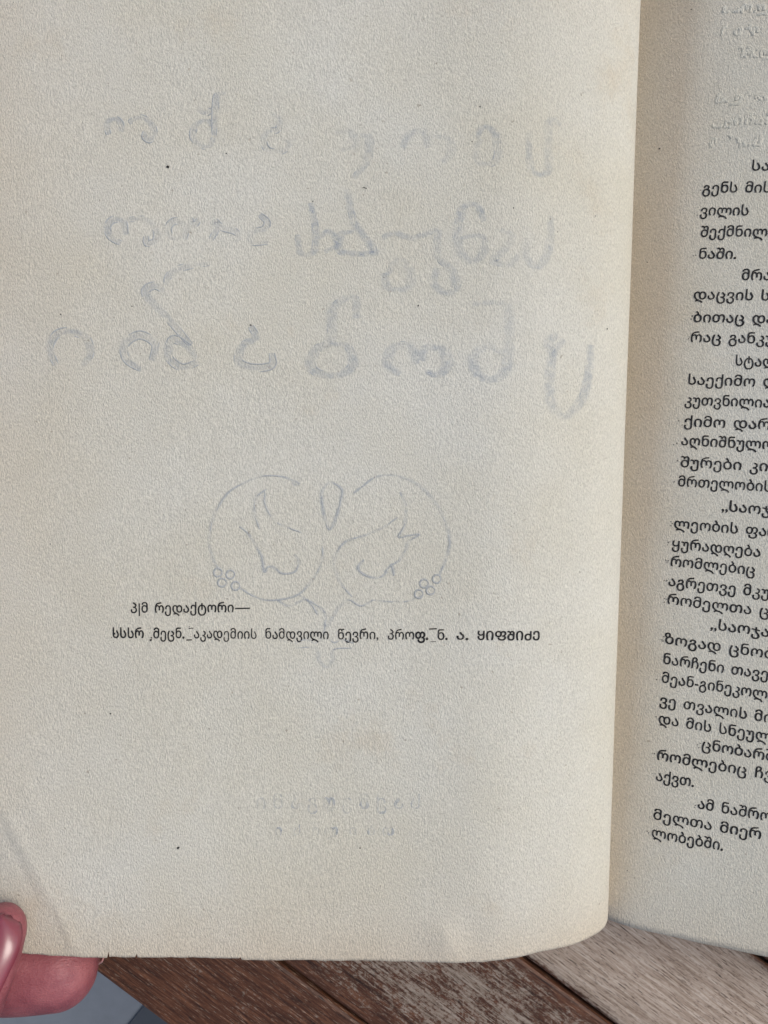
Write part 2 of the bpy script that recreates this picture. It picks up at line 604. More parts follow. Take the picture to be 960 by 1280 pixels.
def slab(name, corners, z0, z1, mat, parent, root):
    bm = bmesh.new()
    lo = [bm.verts.new(W(x, y, z0) - root.location) for x, y in corners]
    hi = [bm.verts.new(W(x, y, z1) - root.location) for x, y in corners]
    k = len(corners)
    bm.faces.new(lo); bm.faces.new(hi)
    for i in range(k):
        bm.faces.new((lo[i], lo[(i + 1) % k], hi[(i + 1) % k], hi[i]))
    bmesh.ops.recalc_face_normals(bm, faces=bm.faces)
    bmesh.ops.bevel(bm, geom=list(bm.edges), offset=2.0 * U, segments=2, affect='EDGES')
    m = bpy.data.meshes.new(name); bm.to_mesh(m); bm.free()
    m.materials.append(mat)
    return link(bpy.data.objects.new(name, m), parent)
def rq(s_, t_):
    return right_xy(s_, t_)
slab('cover_board', [rq(-60, -14), rq(S_END + 16, -14), rq(S_END + 16, PAGE_H + 14), rq(-60, PAGE_H + 14)], TABLE_U + 1, TABLE_U + 13, M['board'], book, book)
slab('cover_board', [(-520, -560), (205, -560), (290, Y_TOP + 10), (-470, Y_TOP + 10)], TABLE_U + 1, TABLE_U + 13, M['board'], book, book)
slab('spine', [(208, -566), rq(-63, -14), rq(-63, PAGE_H + 14), (293, Y_TOP + 10)], TABLE_U + 1.5, TABLE_U + 11, M['board'], book, book)

# ================================================================== printing
# letter outlines: advance, then one outline per contour, in thousandths of the type size
GLYPHS = {
    ',': (219, ['59,-118 124,-84 163,-32 176,26 157,97 105,123 63,107 46,66 60,26 95,10 93,-50 59,-99']),
    '-': (323, ['283,267 40,267 40,174 283,174']),
    '.': (219, ['109,111 67,93 49,51 67,9 109,-9 151,9 169,51 151,93']),
    '_': (500, ['-6,-75 -6,-125 506,-125 506,-75']),
    '|': (260, ['92,-230 168,-230 168,682 92,682']),
    '¸': (333, ['209,8 152,8 127,-62 170,-67 185,-87 161,-111 101,-113 101,-168 180,-167 235,-138 256,-79 241,-39 202,-16']),
    'ა': (549, ['272,-10 213,-4 160,13 114,42 80,81 57,132 50,193 51,215 55,236 59,254 63,268 147,268 143,253 141,236 139,215 138,193 142,154 155,122 175,97 202,78 234,67 272,63 310,67 342,78 368,97 387,123 399,157 403,198 398,245 381,282 357,314 330,343 306,368 282,394 261,422 243,455 231,492 227,536 315,536 321,496 339,461 364,428 393,397 418,372 441,345 462,315 479,282 490,243 494,198 487,140 465,89 431,47 386,16 333,-3']),
    'ბ': (606, ['360,541 414,524 460,495 498,454 527,403 545,341 551,269 547,206 534,151 512,103 484,63 448,31 405,9 355,-5 301,-10 250,-5 203,9 161,31 125,63 96,103 73,151 60,206 55,269 58,322 67,369 82,412 114,465 158,505 213,532 276,545 281,555 285,567 287,580 288,595 286,612 279,627 268,639 255,650 234,669 214,691 199,720 194,760 282,760 285,739 293,721 305,705 320,691 339,673 357,654 370,630 374,601 373,584 371,569 366,554', '303,63 352,69 392,88 422,118 444,160 456,210 460,269 456,328 443,378 422,418 392,448 352,466 302,472 231,458 183,418 162,377 150,328 146,269 150,210 163,160 184,118 214,88 254,69']),
    'გ': (596, ['296,-250 245,-245 198,-232 156,-209 120,-179 91,-140 69,-94 55,-41 50,19 53,72 63,119 79,160 113,210 159,248 216,274 283,289 333,302 366,323 385,352 391,388 385,423 366,452 336,470 295,476 255,470 225,453 207,426 201,390 203,375 205,357 119,357 116,369 115,381 113,393 113,404 119,443 136,478 163,507 199,528 244,541 295,546 346,541 391,527 428,504 456,474 473,438 479,396 473,353 456,316 427,286 384,266 384,263 436,242 477,211 507,171 529,125 542,73 546,19 542,-41 529,-94 507,-140 479,-179 443,-209 400,-232 351,-245', '298,-177 347,-171 387,-153 417,-123 439,-84 451,-36 455,19 451,74 438,121 417,159 387,188 347,206 297,212 226,199 178,160 157,121 145,74 141,19 145,-36 158,-84 179,-123 209,-153 249,-171']),
    'დ': (881, ['548,-250 522,-211 488,-177 448,-150 406,-130 363,-117 323,-113 283,-115 247,-122 211,-134 172,-150 142,-88 167,-78 195,-68 229,-61 271,-57 271,-54 228,-30 189,-4 155,26 112,77 81,138 66,182 58,231 55,284 61,355 78,419 106,472 145,512 194,537 254,546 294,543 330,534 360,518 385,496 405,468 419,433 424,433 452,483 494,518 544,539 598,546 663,538 719,514 764,475 798,421 814,378 823,329 826,274 822,213 809,158 788,111 761,72 727,41 689,19 645,5 599,0 550,5 505,19 466,41 433,72 406,111 387,158 374,213 370,274 370,323 362,390 339,437 303,464 257,473 225,468 198,451 175,424 159,388 148,341 145,286 149,220 163,164 183,116 211,76 243,42 281,14 321,-10 363,-30 419,-55 469,-79 514,-104 553,-134 587,-169 615,-214', '597,73 641,79 676,98 702,128 721,168 731,217 735,274 731,331 720,379 702,419 660,459 598,472 537,459 495,419 476,379 465,331 461,274 465,217 476,168 494,128 521,98 555,79']),
    'ე': (588, ['281,-250 232,-246 188,-234 148,-213 114,-186 87,-151 67,-111 54,-64 50,-13 51,15 56,42 61,65 68,84 152,84 147,66 143,43 139,18 138,-5 142,-52 154,-93 173,-128 201,-155 237,-171 281,-177 328,-171 365,-154 392,-126 411,-89 421,-43 425,10 425,314 417,381 394,432 355,463 298,473 261,469 230,458 203,440 184,415 171,382 167,343 168,322 170,302 172,283 176,268 92,268 88,282 84,301 80,321 79,343 86,405 109,455 143,495 188,523 240,540 298,546 359,539 412,519 455,486 487,442 506,385 513,318 513,6 510,-45 501,-92 486,-133 452,-183 407,-220 349,-242']),
    'ვ': (581, ['291,-250 239,-246 192,-234 150,-214 116,-188 88,-156 67,-119 54,-78 50,-33 51,-5 56,22 61,45 68,64 152,64 147,46 143,23 139,-2 138,-25 142,-63 154,-99 175,-130 204,-155 243,-172 291,-177 338,-171 375,-155 404,-128 424,-94 436,-54 440,-10 436,33 424,71 402,102 372,126 332,141 283,146 244,146 244,219 290,219 351,229 392,259 415,302 423,352 419,384 409,413 391,437 366,457 335,469 297,473 259,469 227,459 202,441 185,418 174,389 170,355 171,342 172,328 175,314 178,298 92,298 88,315 85,331 83,347 82,362 89,412 110,457 142,494 186,522 238,540 297,546 356,540 409,521 452,492 484,454 504,408 511,358 501,294 473,244 428,207 371,185 371,181 412,171 450,151 483,123 509,86 525,41 531,-14 524,-81 501,-139 465,-186 418,-221 359,-243']),
    'ზ': (619, ['324,-10 275,-5 230,9 190,31 155,62 127,100 106,145 92,197 88,256 92,312 104,362 124,405 153,442 153,445 118,458 89,477 64,501 46,531 34,565 30,604 35,645 50,684 74,719 107,746 148,764 198,770 247,765 289,749 322,724 346,692 361,654 366,614 364,589 360,567 353,548 343,532 343,529 348,529 353,528 398,519 439,504 474,481 505,451 530,414 549,370 560,320 564,263 560,202 547,148 525,101 498,62 463,31 422,9 376,-5', '326,63 372,69 410,88 438,118 458,158 469,207 473,263 469,318 458,366 438,404 410,433 372,451 325,457 259,444 214,405 194,365 183,318 179,263 183,207 195,158 214,118 243,88 280,69', '198,500 234,507 261,528 277,560 282,602 277,642 262,676 235,698 198,705 161,698 135,676 119,642 114,602 119,564 134,531 160,508']),
    'თ': (881, ['282,-10 236,-5 193,9 154,31 121,63 93,103 73,151 59,206 55,269 58,325 68,375 84,420 118,474 163,514 219,538 283,546 337,539 389,518 431,483 459,433 465,433 480,468 499,496 524,518 554,534 590,543 632,546 690,538 738,513 776,473 804,421 820,358 826,286 824,231 820,182 811,135 800,91 784,46 765,0 675,0 694,46 710,91 722,135 730,179 734,226 736,277 733,337 723,386 706,424 684,451 657,468 624,473 578,464 542,437 519,390 511,323 511,269 507,206 495,151 475,103 448,63 415,31 376,9 332,-5', '284,63 327,69 361,88 387,118 406,160 416,210 420,269 416,328 405,377 387,418 345,459 283,472 222,458 179,418 161,377 150,328 146,269 150,210 161,160 179,118 206,88 241,69']),
    'ი': (574, ['116,0 98,46 82,90 70,134 62,179 57,226 55,276 58,328 67,376 82,419 114,472 160,513 218,538 287,546 358,538 416,513 461,472 493,419 507,376 516,328 519,276 517,226 513,179 504,134 493,90 477,46 458,0 368,0 387,47 403,91 415,135 423,179 427,226 429,277 425,337 412,386 391,424 364,451 329,468 287,473 245,468 211,451 183,424 162,386 149,337 145,277 147,226 152,179 160,134 172,91 187,46 206,0']),
    'კ': (566, ['276,-250 212,-243 156,-222 109,-188 74,-144 52,-92 45,-33 46,-5 51,22 56,45 63,64 147,64 142,46 138,23 134,-2 133,-25 137,-63 149,-99 168,-130 196,-155 232,-172 276,-177 323,-171 360,-155 389,-128 409,-94 421,-54 425,-10 421,37 407,80 385,115 354,143 315,160 268,166 229,166 229,239 275,239 318,243 352,257 377,276 395,301 405,328 408,356 405,387 394,415 377,438 354,457 326,469 292,473 292,546 347,540 396,522 437,493 469,457 489,414 496,368 486,311 458,263 413,226 356,205 356,201 397,190 435,170 468,139 494,99 510,48 516,-14 509,-81 486,-139 450,-186 403,-221 344,-243']),
    'ლ': (1089, ['698,-250 673,-214 643,-184 609,-157 572,-136 532,-119 490,-107 447,-100 402,-97 354,-100 306,-111 260,-127 215,-149 180,-85 201,-75 224,-67 246,-59 270,-53 294,-48 317,-46 317,-43 265,-23 216,2 171,33 132,71 100,116 76,167 60,226 55,294 61,365 78,427 105,477 145,515 194,538 253,546 304,540 344,521 373,490 394,451 399,451 421,490 453,521 494,540 544,546 597,540 638,521 668,490 689,451 694,451 716,490 747,521 787,540 836,546 896,538 945,512 984,471 1012,418 1024,375 1032,328 1034,276 1031,214 1021,157 1003,103 979,49 903,77 923,125 935,173 942,222 944,277 941,336 930,385 914,424 877,461 829,473 789,465 759,439 740,398 734,343 734,182 650,182 650,343 644,394 626,436 593,464 544,473 498,465 466,439 446,398 439,343 439,182 355,182 355,343 349,394 332,436 302,464 259,473 212,462 176,429 153,373 145,294 151,229 168,173 194,125 229,85 271,52 318,27 368,6 421,-8 466,-19 511,-31 557,-47 621,-75 680,-112 729,-157 765,-214']),
    'მ': (605, ['293,-10 227,-2 169,21 121,60 85,114 68,158 58,209 55,267 62,347 82,414 116,467 160,505 214,528 276,536 315,533 349,525 378,513 403,497 424,478 442,457 448,457 445,489 443,508 442,525 442,571 439,606 428,637 410,663 384,683 348,696 304,700 268,697 237,689 211,675 192,657 179,634 175,609 176,597 177,585 92,585 88,604 87,621 94,662 116,699 150,728 195,751 247,765 304,770 370,764 426,744 470,713 503,672 523,621 530,563 530,267 523,183 503,113 469,60 422,21 364,-2', '293,63 363,76 409,114 428,152 439,197 443,250 443,266 439,323 428,371 410,411 363,450 288,463 226,449 182,408 162,368 150,320 146,265 150,206 162,156 182,116 228,76']),
    'ნ': (605, ['312,-10 241,-2 183,21 136,60 102,113 82,183 75,267 75,578 81,637 99,683 127,718 164,742 207,755 255,760 491,760 491,686 267,686 224,680 191,663 170,630 163,581 163,546 163,528 161,506 159,483 157,467 163,467 181,488 203,507 227,523 257,536 290,543 329,546 391,538 445,515 490,476 523,421 543,352 550,267 547,209 537,158 520,114 484,60 437,21 379,-2', '312,63 377,76 423,116 443,156 455,206 459,265 455,324 443,375 424,417 379,459 317,473 264,467 224,450 195,421 176,383 166,335 162,278 162,250 166,197 177,152 196,114 242,76']),
    'ო': (804, ['116,0 98,46 82,90 70,134 62,179 57,226 55,276 58,328 65,375 78,418 107,471 146,512 197,538 258,546 309,540 349,521 378,490 399,451 404,451 426,490 457,521 497,540 546,546 608,538 658,512 697,471 726,418 739,375 746,328 749,276 747,226 743,179 734,134 723,90 707,46 688,0 598,0 617,47 633,91 645,135 653,179 657,226 659,277 656,337 645,386 628,424 605,451 575,468 539,473 499,465 469,439 450,398 444,343 444,182 360,182 360,343 354,394 337,436 307,464 264,473 214,461 176,424 159,385 148,336 145,277 147,226 152,179 160,134 172,91 187,46 206,0']),
    'პ': (576, ['282,-10 219,-4 163,13 116,41 80,81 58,132 50,193 51,215 55,236 59,254 63,268 147,268 143,253 141,236 139,215 138,193 142,154 155,122 176,97 205,78 240,67 282,63 328,68 365,85 394,111 414,145 426,184 430,226 426,267 414,305 392,338 362,364 321,380 269,386 224,386 224,459 280,459 319,462 349,470 372,482 388,500 397,521 400,545 394,580 377,605 352,625 325,642 301,656 278,671 256,688 239,710 228,736 224,770 312,770 318,746 336,727 361,710 390,693 415,679 438,663 459,643 476,620 487,592 491,557 482,504 454,467 411,442 360,424 360,420 398,409 435,390 469,361 497,324 515,275 521,216 514,154 492,99 456,53 408,19 350,-3']),
    'ჟ': (620, ['308,-250 259,-246 215,-235 175,-217 141,-193 114,-163 94,-128 81,-87 77,-43 78,-16 81,7 86,26 92,44 176,44 171,27 168,8 166,-13 165,-35 169,-72 181,-106 200,-135 228,-158 264,-172 308,-177 355,-171 392,-154 419,-126 438,-89 448,-43 452,10 452,463 413,447 370,434 326,424 280,416 280,413 307,396 330,373 345,342 350,306 345,267 330,233 305,205 274,184 236,170 194,166 135,175 88,204 56,245 46,296 47,315 51,333 126,333 124,319 123,306 128,277 143,254 165,239 194,234 225,239 249,256 263,280 268,309 263,348 247,377 221,395 187,404 187,467 236,474 285,483 332,493 399,511 459,536 540,536 540,6 537,-45 528,-92 513,-133 479,-183 434,-220 376,-242']),
    'რ': (802, ['114,0 96,46 81,90 69,134 61,179 57,226 55,276 55,314 58,392 68,462 84,524 107,577 136,622 172,660 215,690 264,713 320,729 376,741 432,751 488,761 542,770 557,693 501,685 470,680 440,675 384,666 359,661 337,656 296,645 257,629 220,606 188,575 160,534 138,479 141,479 161,504 181,522 200,534 221,541 241,545 262,546 309,540 347,521 377,490 397,451 402,451 424,490 455,521 495,540 544,546 605,538 656,512 696,471 724,418 737,375 744,328 747,276 745,226 741,179 732,134 721,90 705,46 686,0 596,0 615,47 631,91 643,135 651,179 655,226 657,277 654,337 643,386 626,424 603,451 573,468 537,473 497,465 467,439 448,398 442,343 442,182 358,182 358,343 352,394 335,436 305,464 262,473 212,461 174,424 157,385 146,336 143,277 145,226 150,179 158,134 170,91 185,46 204,0']),
    'ს': (605, ['312,-10 241,-2 183,20 136,59 102,111 82,178 75,259 75,760 163,760 163,250 167,197 179,152 198,114 244,76 312,63 358,69 395,86 423,112 443,146 455,186 459,231 456,269 446,302 430,331 412,360 389,396 368,435 352,480 347,536 435,536 440,494 453,458 472,424 495,390 516,356 534,320 546,277 550,228 543,161 520,103 484,55 437,20 379,-3']),
    'ტ': (768, ['384,-250 333,-247 286,-238 244,-224 187,-191 140,-146 114,-109 93,-66 77,-19 65,34 57,92 55,155 59,228 70,293 90,353 116,404 149,449 189,485 235,513 287,533 345,543 342,582 340,599 340,613 340,660 428,660 428,615 428,600 427,583 425,563 423,544 481,534 533,514 580,486 619,449 652,405 679,353 698,294 709,227 713,154 711,95 703,40 692,-12 675,-59 654,-102 629,-140 582,-187 525,-222 482,-237 435,-247', '384,-177 455,-168 514,-140 561,-93 595,-28 610,25 619,86 622,154 620,215 612,270 600,319 572,379 534,425 484,457 423,474 425,453 427,432 428,410 428,389 428,182 340,182 340,391 340,411 342,432 343,453 345,473 284,456 235,424 196,378 168,318 156,269 148,215 146,154 149,86 158,25 174,-28 207,-92 255,-139 314,-168']),
    'უ': (604, ['297,-250 245,-246 198,-234 156,-213 122,-186 94,-151 73,-111 60,-64 56,-13 57,15 62,42 67,65 74,84 158,84 153,66 149,43 145,18 144,-5 148,-52 160,-93 181,-128 210,-155 249,-171 297,-177 344,-171 381,-154 408,-126 427,-89 437,-43 441,10 441,363 436,410 422,445 397,466 361,473 327,466 303,445 287,410 282,365 282,236 198,236 198,363 193,409 177,442 151,461 116,468 41,468 41,541 113,541 158,536 194,521 221,493 239,453 243,453 264,494 293,523 329,540 372,546 418,541 456,525 487,499 510,465 524,424 529,378 529,6 526,-45 517,-92 502,-133 468,-183 423,-220 365,-242']),
    'ფ': (859, ['520,-250 468,-248 421,-240 378,-228 323,-201 282,-165 256,-120 247,-66 247,-56 248,-46 249,-36 251,-26 334,-26 333,-41 332,-55 338,-93 355,-124 383,-148 421,-164 467,-174 520,-177 573,-172 616,-158 649,-135 674,-105 688,-69 693,-30 690,1 681,31 665,57 643,78 612,91 572,96 547,96 547,169 593,169 625,174 654,189 679,212 699,244 712,282 716,327 713,369 704,405 688,433 668,455 642,469 612,473 566,464 529,437 505,390 497,323 497,299 493,246 481,198 462,155 436,119 403,90 366,68 323,55 275,50 228,54 186,68 148,90 116,119 90,155 71,198 59,246 55,299 62,368 83,429 116,478 160,515 214,538 276,546 328,539 378,518 419,483 447,433 453,433 476,480 511,516 557,538 615,546 671,539 718,516 755,483 782,440 799,391 804,338 800,282 787,235 766,197 738,169 703,148 664,135 664,131 700,118 730,99 754,74 771,44 781,7 784,-34 776,-92 751,-144 712,-188 659,-222 617,-237 571,-247', '277,123 317,129 350,147 375,175 394,211 404,253 408,299 404,346 394,387 375,422 350,449 317,466 276,472 235,466 202,449 177,422 159,387 148,346 144,299 148,253 159,211 177,175 203,147 236,129']),
    'ქ': (588, ['281,-250 232,-246 188,-234 148,-213 114,-186 87,-151 67,-111 54,-64 50,-13 51,15 56,42 61,65 68,84 152,84 147,66 143,43 139,18 138,-5 142,-52 154,-93 173,-128 201,-155 237,-171 281,-177 328,-171 365,-154 392,-126 411,-89 421,-43 425,10 425,266 422,328 411,379 395,420 352,460 287,473 255,469 227,458 202,440 183,415 171,382 167,343 168,322 170,302 172,283 176,268 92,268 88,282 84,301 80,321 79,343 86,405 107,455 139,495 180,523 226,540 275,546 307,543 337,536 363,523 387,507 407,488 425,467 431,467 428,506 426,528 425,546 425,760 513,760 513,6 510,-45 501,-92 486,-133 452,-183 407,-220 349,-242']),
    'ღ': (804, ['518,-250 493,-211 463,-177 428,-150 391,-130 352,-117 313,-113 273,-115 237,-122 201,-134 162,-150 132,-88 157,-78 186,-68 220,-61 263,-57 263,-54 199,-18 147,26 107,77 78,135 61,201 55,274 58,326 65,374 78,417 107,471 146,512 197,538 258,546 309,540 349,521 378,490 399,451 404,451 426,490 457,521 497,540 546,546 608,538 658,512 697,471 726,418 739,375 746,328 749,276 746,214 736,157 718,103 694,49 618,77 637,125 650,173 657,222 659,277 656,337 645,386 628,424 605,451 575,468 539,473 499,465 469,439 450,398 444,343 444,182 360,182 360,343 354,394 337,436 307,464 264,473 214,461 176,424 159,385 148,336 145,276 149,213 161,160 180,114 206,75 236,42 272,14 311,-10 353,-30 407,-55 454,-79 494,-104 529,-134 558,-169 585,-214']),
    'ყ': (596, ['289,-250 240,-246 196,-235 156,-217 122,-193 95,-163 75,-128 62,-87 58,-43 59,-16 62,7 67,26 73,44 157,44 153,27 149,8 147,-13 146,-35 150,-72 162,-106 181,-135 209,-158 245,-172 289,-177 336,-171 373,-154 400,-126 419,-89 429,-43 433,10 433,147 433,161 434,174 434,186 436,199 438,222 432,222 402,186 363,160 316,144 265,139 203,145 151,164 110,195 80,239 61,297 55,367 58,416 67,460 79,500 94,536 182,536 168,497 157,459 149,417 146,365 150,318 161,279 180,249 206,229 238,216 276,212 324,216 364,230 394,251 416,282 429,320 433,367 433,536 521,536 521,6 518,-45 509,-92 494,-133 460,-183 415,-220 357,-242']),
    'შ': (605, ['293,-10 227,-2 169,21 121,58 85,111 68,153 58,202 55,257 58,309 67,356 83,397 116,448 160,486 214,508 276,516 315,513 349,506 378,493 403,477 424,458 442,437 448,437 445,469 443,488 442,505 442,601 440,631 433,655 421,674 406,689 386,697 363,700 332,695 308,680 292,656 287,623 287,581 202,581 202,623 197,656 181,680 158,693 132,698 113,697 96,693 61,683 39,750 59,758 82,764 106,769 133,770 164,767 194,756 221,734 243,697 246,697 270,734 301,756 336,767 370,770 411,766 450,752 482,729 508,697 525,655 530,603 530,257 527,202 518,153 502,111 469,58 423,21 364,-2', '293,63 363,76 409,113 435,170 443,240 443,256 440,309 429,355 410,392 382,420 341,437 288,443 244,437 209,419 181,390 162,352 150,306 146,255 150,200 162,153 182,115 211,87 247,69']),
    'ჩ': (595, ['75,0 75,586 81,636 97,681 124,718 160,746 205,764 258,770 306,765 349,750 385,726 413,696 430,658 436,616 433,583 422,552 403,524 375,499 375,496 422,480 462,453 495,417 520,372 535,318 540,257 538,209 532,159 522,111 511,68 499,30 487,0 397,0 409,33 421,71 432,113 441,157 447,203 449,250 445,304 431,350 410,385 382,411 349,427 310,432 268,427 232,412 203,387 181,352 168,307 163,251 163,0', '158,424 164,424 179,444 197,462 221,478 251,494 278,508 301,522 319,538 333,556 341,579 344,607 338,643 320,671 292,688 255,694 219,687 190,668 170,635 163,591 163,489 163,469 162,457 161,446 160,435']),
    'ც': (662, ['348,-250 276,-243 215,-223 164,-189 124,-143 94,-84 72,-14 63,39 57,96 55,158 56,206 60,253 67,299 80,366 99,429 120,486 145,536 233,536 208,486 187,428 168,365 155,299 146,230 143,160 145,94 152,34 163,-20 189,-86 228,-136 281,-166 349,-176 422,-166 477,-134 510,-81 521,-7 517,34 505,71 483,104 453,130 412,146 360,152 315,152 315,225 381,225 420,228 450,236 473,249 489,267 498,288 501,313 498,345 488,370 472,390 454,406 425,430 399,457 381,490 375,536 463,536 469,512 483,491 502,472 525,453 551,429 573,402 587,368 592,323 583,270 555,233 512,208 461,190 461,186 498,175 534,156 565,127 590,90 607,41 612,-18 604,-81 581,-138 543,-184 491,-220 449,-237 401,-247']),
    'ძ': (605, ['293,-10 227,-2 169,21 121,60 85,114 68,158 58,209 55,267 62,352 82,421 116,476 160,515 214,538 276,546 315,543 349,536 378,523 403,507 424,488 442,467 448,467 445,506 443,528 442,546 442,760 530,760 530,267 523,183 503,113 469,60 422,21 364,-2', '293,63 363,76 409,114 428,152 439,197 443,250 443,266 439,328 428,379 410,420 363,460 288,473 226,459 182,417 162,375 150,324 146,265 150,206 162,156 182,116 228,76']),
    'წ': (605, ['312,-10 242,-2 183,21 136,58 103,111 87,153 78,202 75,257 75,603 81,655 97,697 123,729 156,752 194,766 235,770 270,767 305,756 336,734 359,697 362,697 384,734 411,756 441,767 472,770 500,769 524,764 546,758 566,750 544,683 528,688 510,693 492,697 473,698 447,694 425,681 408,659 403,629 403,581 318,581 318,629 313,658 297,681 273,695 242,700 220,697 200,689 184,674 173,655 165,630 163,601 163,505 163,488 161,469 159,450 157,437 163,437 181,458 203,477 227,493 257,506 290,513 329,516 392,508 446,486 490,448 523,397 538,356 547,309 550,257 547,202 537,153 520,111 484,58 437,21 379,-2', '312,63 358,69 395,87 423,115 443,153 455,200 459,255 455,306 444,352 424,390 397,419 361,437 317,443 264,437 224,420 195,392 176,355 166,309 162,256 162,240 171,170 196,113 242,76']),
    'ჭ': (586, ['299,-250 250,-246 206,-234 166,-214 132,-187 105,-153 85,-115 72,-71 68,-23 69,5 73,32 79,55 86,74 170,74 165,56 161,33 157,8 156,-15 160,-57 172,-96 191,-129 219,-155 255,-172 299,-177 346,-171 382,-153 408,-125 426,-91 437,-51 440,-9 437,32 429,67 416,98 401,128 382,163 365,201 349,241 339,284 336,284 309,257 278,238 242,227 202,224 168,228 133,241 100,263 73,293 56,332 50,380 56,429 75,469 103,499 139,520 179,532 221,536 323,536 323,760 409,760 409,536 531,536 531,463 409,463 409,357 414,303 430,256 452,213 477,169 498,130 516,88 527,40 531,-13 524,-77 504,-135 470,-182 425,-219 367,-242', '228,296 271,304 301,326 317,358 323,393 323,463 231,463 190,457 161,440 144,414 138,380 144,345 163,318 192,301']),
    'ხ': (605, ['312,-10 241,-2 183,21 136,60 102,113 82,183 75,267 75,760 163,760 163,546 163,528 161,506 159,483 157,467 163,467 181,488 203,507 227,523 257,536 290,543 329,546 391,538 445,515 490,476 523,421 543,352 550,267 547,209 537,158 520,114 484,60 437,21 379,-2', '312,63 377,76 423,116 443,156 455,206 459,265 455,324 443,375 424,417 379,459 317,473 242,460 195,420 177,379 166,328 162,266 162,250 166,197 177,152 196,114 242,76']),
    'ჯ': (567, ['328,322 331,289 342,259 357,231 377,205 399,179 422,153 445,126 468,99 487,69 503,36 514,0 517,-41 510,-102 487,-153 451,-195 404,-225 347,-244 281,-250 232,-246 188,-235 148,-217 114,-193 87,-163 67,-128 54,-87 50,-43 51,-16 54,7 59,26 65,44 149,44 145,27 141,8 139,-13 138,-35 142,-72 154,-106 173,-135 201,-158 237,-172 281,-177 320,-173 355,-162 384,-143 407,-117 421,-85 426,-47 423,-13 414,18 400,45 383,71 363,95 342,119 318,147 295,176 273,206 256,240 244,277 240,316 240,353 60,385 60,458 240,426 240,545 328,545 328,410 507,378 507,305 328,337']),
    'ჰ': (567, ['280,-10 212,-3 154,16 108,47 75,85 55,129 48,175 48,186 50,197 51,208 54,219 138,219 136,205 135,189 139,157 150,127 168,101 196,81 233,67 280,63 325,66 361,77 388,92 407,112 417,134 421,158 414,196 393,228 353,249 290,256 235,256 235,329 311,329 354,333 386,344 405,365 411,397 404,426 384,447 350,459 300,463 235,463 235,536 311,536 352,540 376,553 387,570 391,588 386,610 371,626 348,637 323,648 298,658 273,669 250,683 232,702 219,727 215,760 303,760 310,740 328,725 353,713 382,701 406,691 429,680 450,665 467,647 478,624 482,594 475,565 454,539 422,518 381,505 381,501 405,497 432,488 458,474 481,455 497,430 502,397 497,361 483,334 462,314 436,302 408,293 381,288 381,284 418,276 450,262 476,244 496,220 508,191 512,156 504,112 482,72 446,38 399,12 343,-5']),
    'Ე': (622, ['297,-9 229,-2 171,19 122,51 86,95 63,148 55,210 56,235 59,258 64,279 69,296 157,296 153,279 151,259 149,238 148,218 152,177 165,142 185,112 215,89 252,74 297,69 346,74 385,89 414,113 434,146 445,185 449,231 449,511 440,567 413,610 370,637 314,646 276,643 243,633 216,617 195,594 182,564 178,527 178,510 180,493 182,475 185,458 95,458 92,473 89,491 87,510 86,529 94,589 117,638 152,676 199,703 253,719 314,724 375,718 430,699 476,669 510,628 532,576 539,514 539,227 532,157 511,99 476,52 428,19 368,-2']),
    'Ი': (636, ['130,0 112,53 97,108 84,167 74,234 70,282 67,335 66,392 70,466 81,530 100,584 125,628 156,664 191,691 251,716 318,724 385,716 445,691 480,664 511,628 536,584 555,530 566,466 570,392 569,335 566,282 562,234 553,167 540,108 525,53 506,0 414,0 432,55 448,111 459,169 468,233 472,279 474,331 475,387 473,446 466,497 456,539 432,588 401,621 362,640 318,646 274,640 236,621 204,588 181,539 170,497 163,446 161,387 162,331 164,279 168,233 177,169 189,111 204,55 222,0']),
    'Ფ': (914, ['556,-9 502,-7 452,0 407,11 350,36 308,70 281,112 272,161 273,179 276,198 363,198 362,185 361,173 367,140 385,114 414,93 453,79 501,70 556,67 612,71 658,85 693,105 718,132 733,162 738,196 735,223 725,249 708,272 685,290 652,302 611,306 587,306 587,382 632,382 666,386 696,399 722,420 742,447 755,481 759,520 756,556 747,587 732,612 711,631 684,642 651,646 619,642 591,631 567,613 549,587 538,555 534,516 534,484 530,434 518,390 497,350 470,317 436,290 395,270 349,257 297,253 248,257 203,270 163,290 128,317 100,351 79,391 65,435 61,485 68,552 91,611 126,658 173,694 231,717 298,724 338,721 376,712 410,696 440,676 464,649 481,618 486,618 501,650 522,677 548,697 579,712 615,721 656,724 714,717 763,697 802,666 830,627 847,581 853,533 844,458 815,404 773,368 723,347 723,343 756,331 784,314 805,291 821,263 830,230 833,192 825,138 799,90 758,49 703,18 659,3 610,-6', '299,330 343,335 378,351 405,376 424,408 435,445 439,485 435,529 424,567 405,599 378,624 343,640 298,645 253,640 218,624 190,599 171,567 160,529 156,485 160,444 172,407 191,376 219,351 254,335']),
    'Ყ': (625, ['303,-10 235,-3 177,17 128,49 92,92 69,143 61,201 62,220 64,240 68,259 73,279 164,279 160,261 158,243 156,227 155,211 165,150 194,105 241,77 303,68 351,73 389,89 417,113 437,147 448,188 452,235 452,337 452,349 453,363 453,376 454,390 456,415 452,415 421,382 379,357 330,341 276,336 214,342 161,362 119,393 88,437 68,491 62,557 65,601 73,642 84,680 99,714 191,714 177,679 167,644 159,605 157,558 161,516 173,481 192,452 219,431 251,417 289,413 338,418 379,432 411,455 434,487 447,526 452,573 452,714 542,714 542,232 535,161 515,101 481,53 434,19 374,-3']),
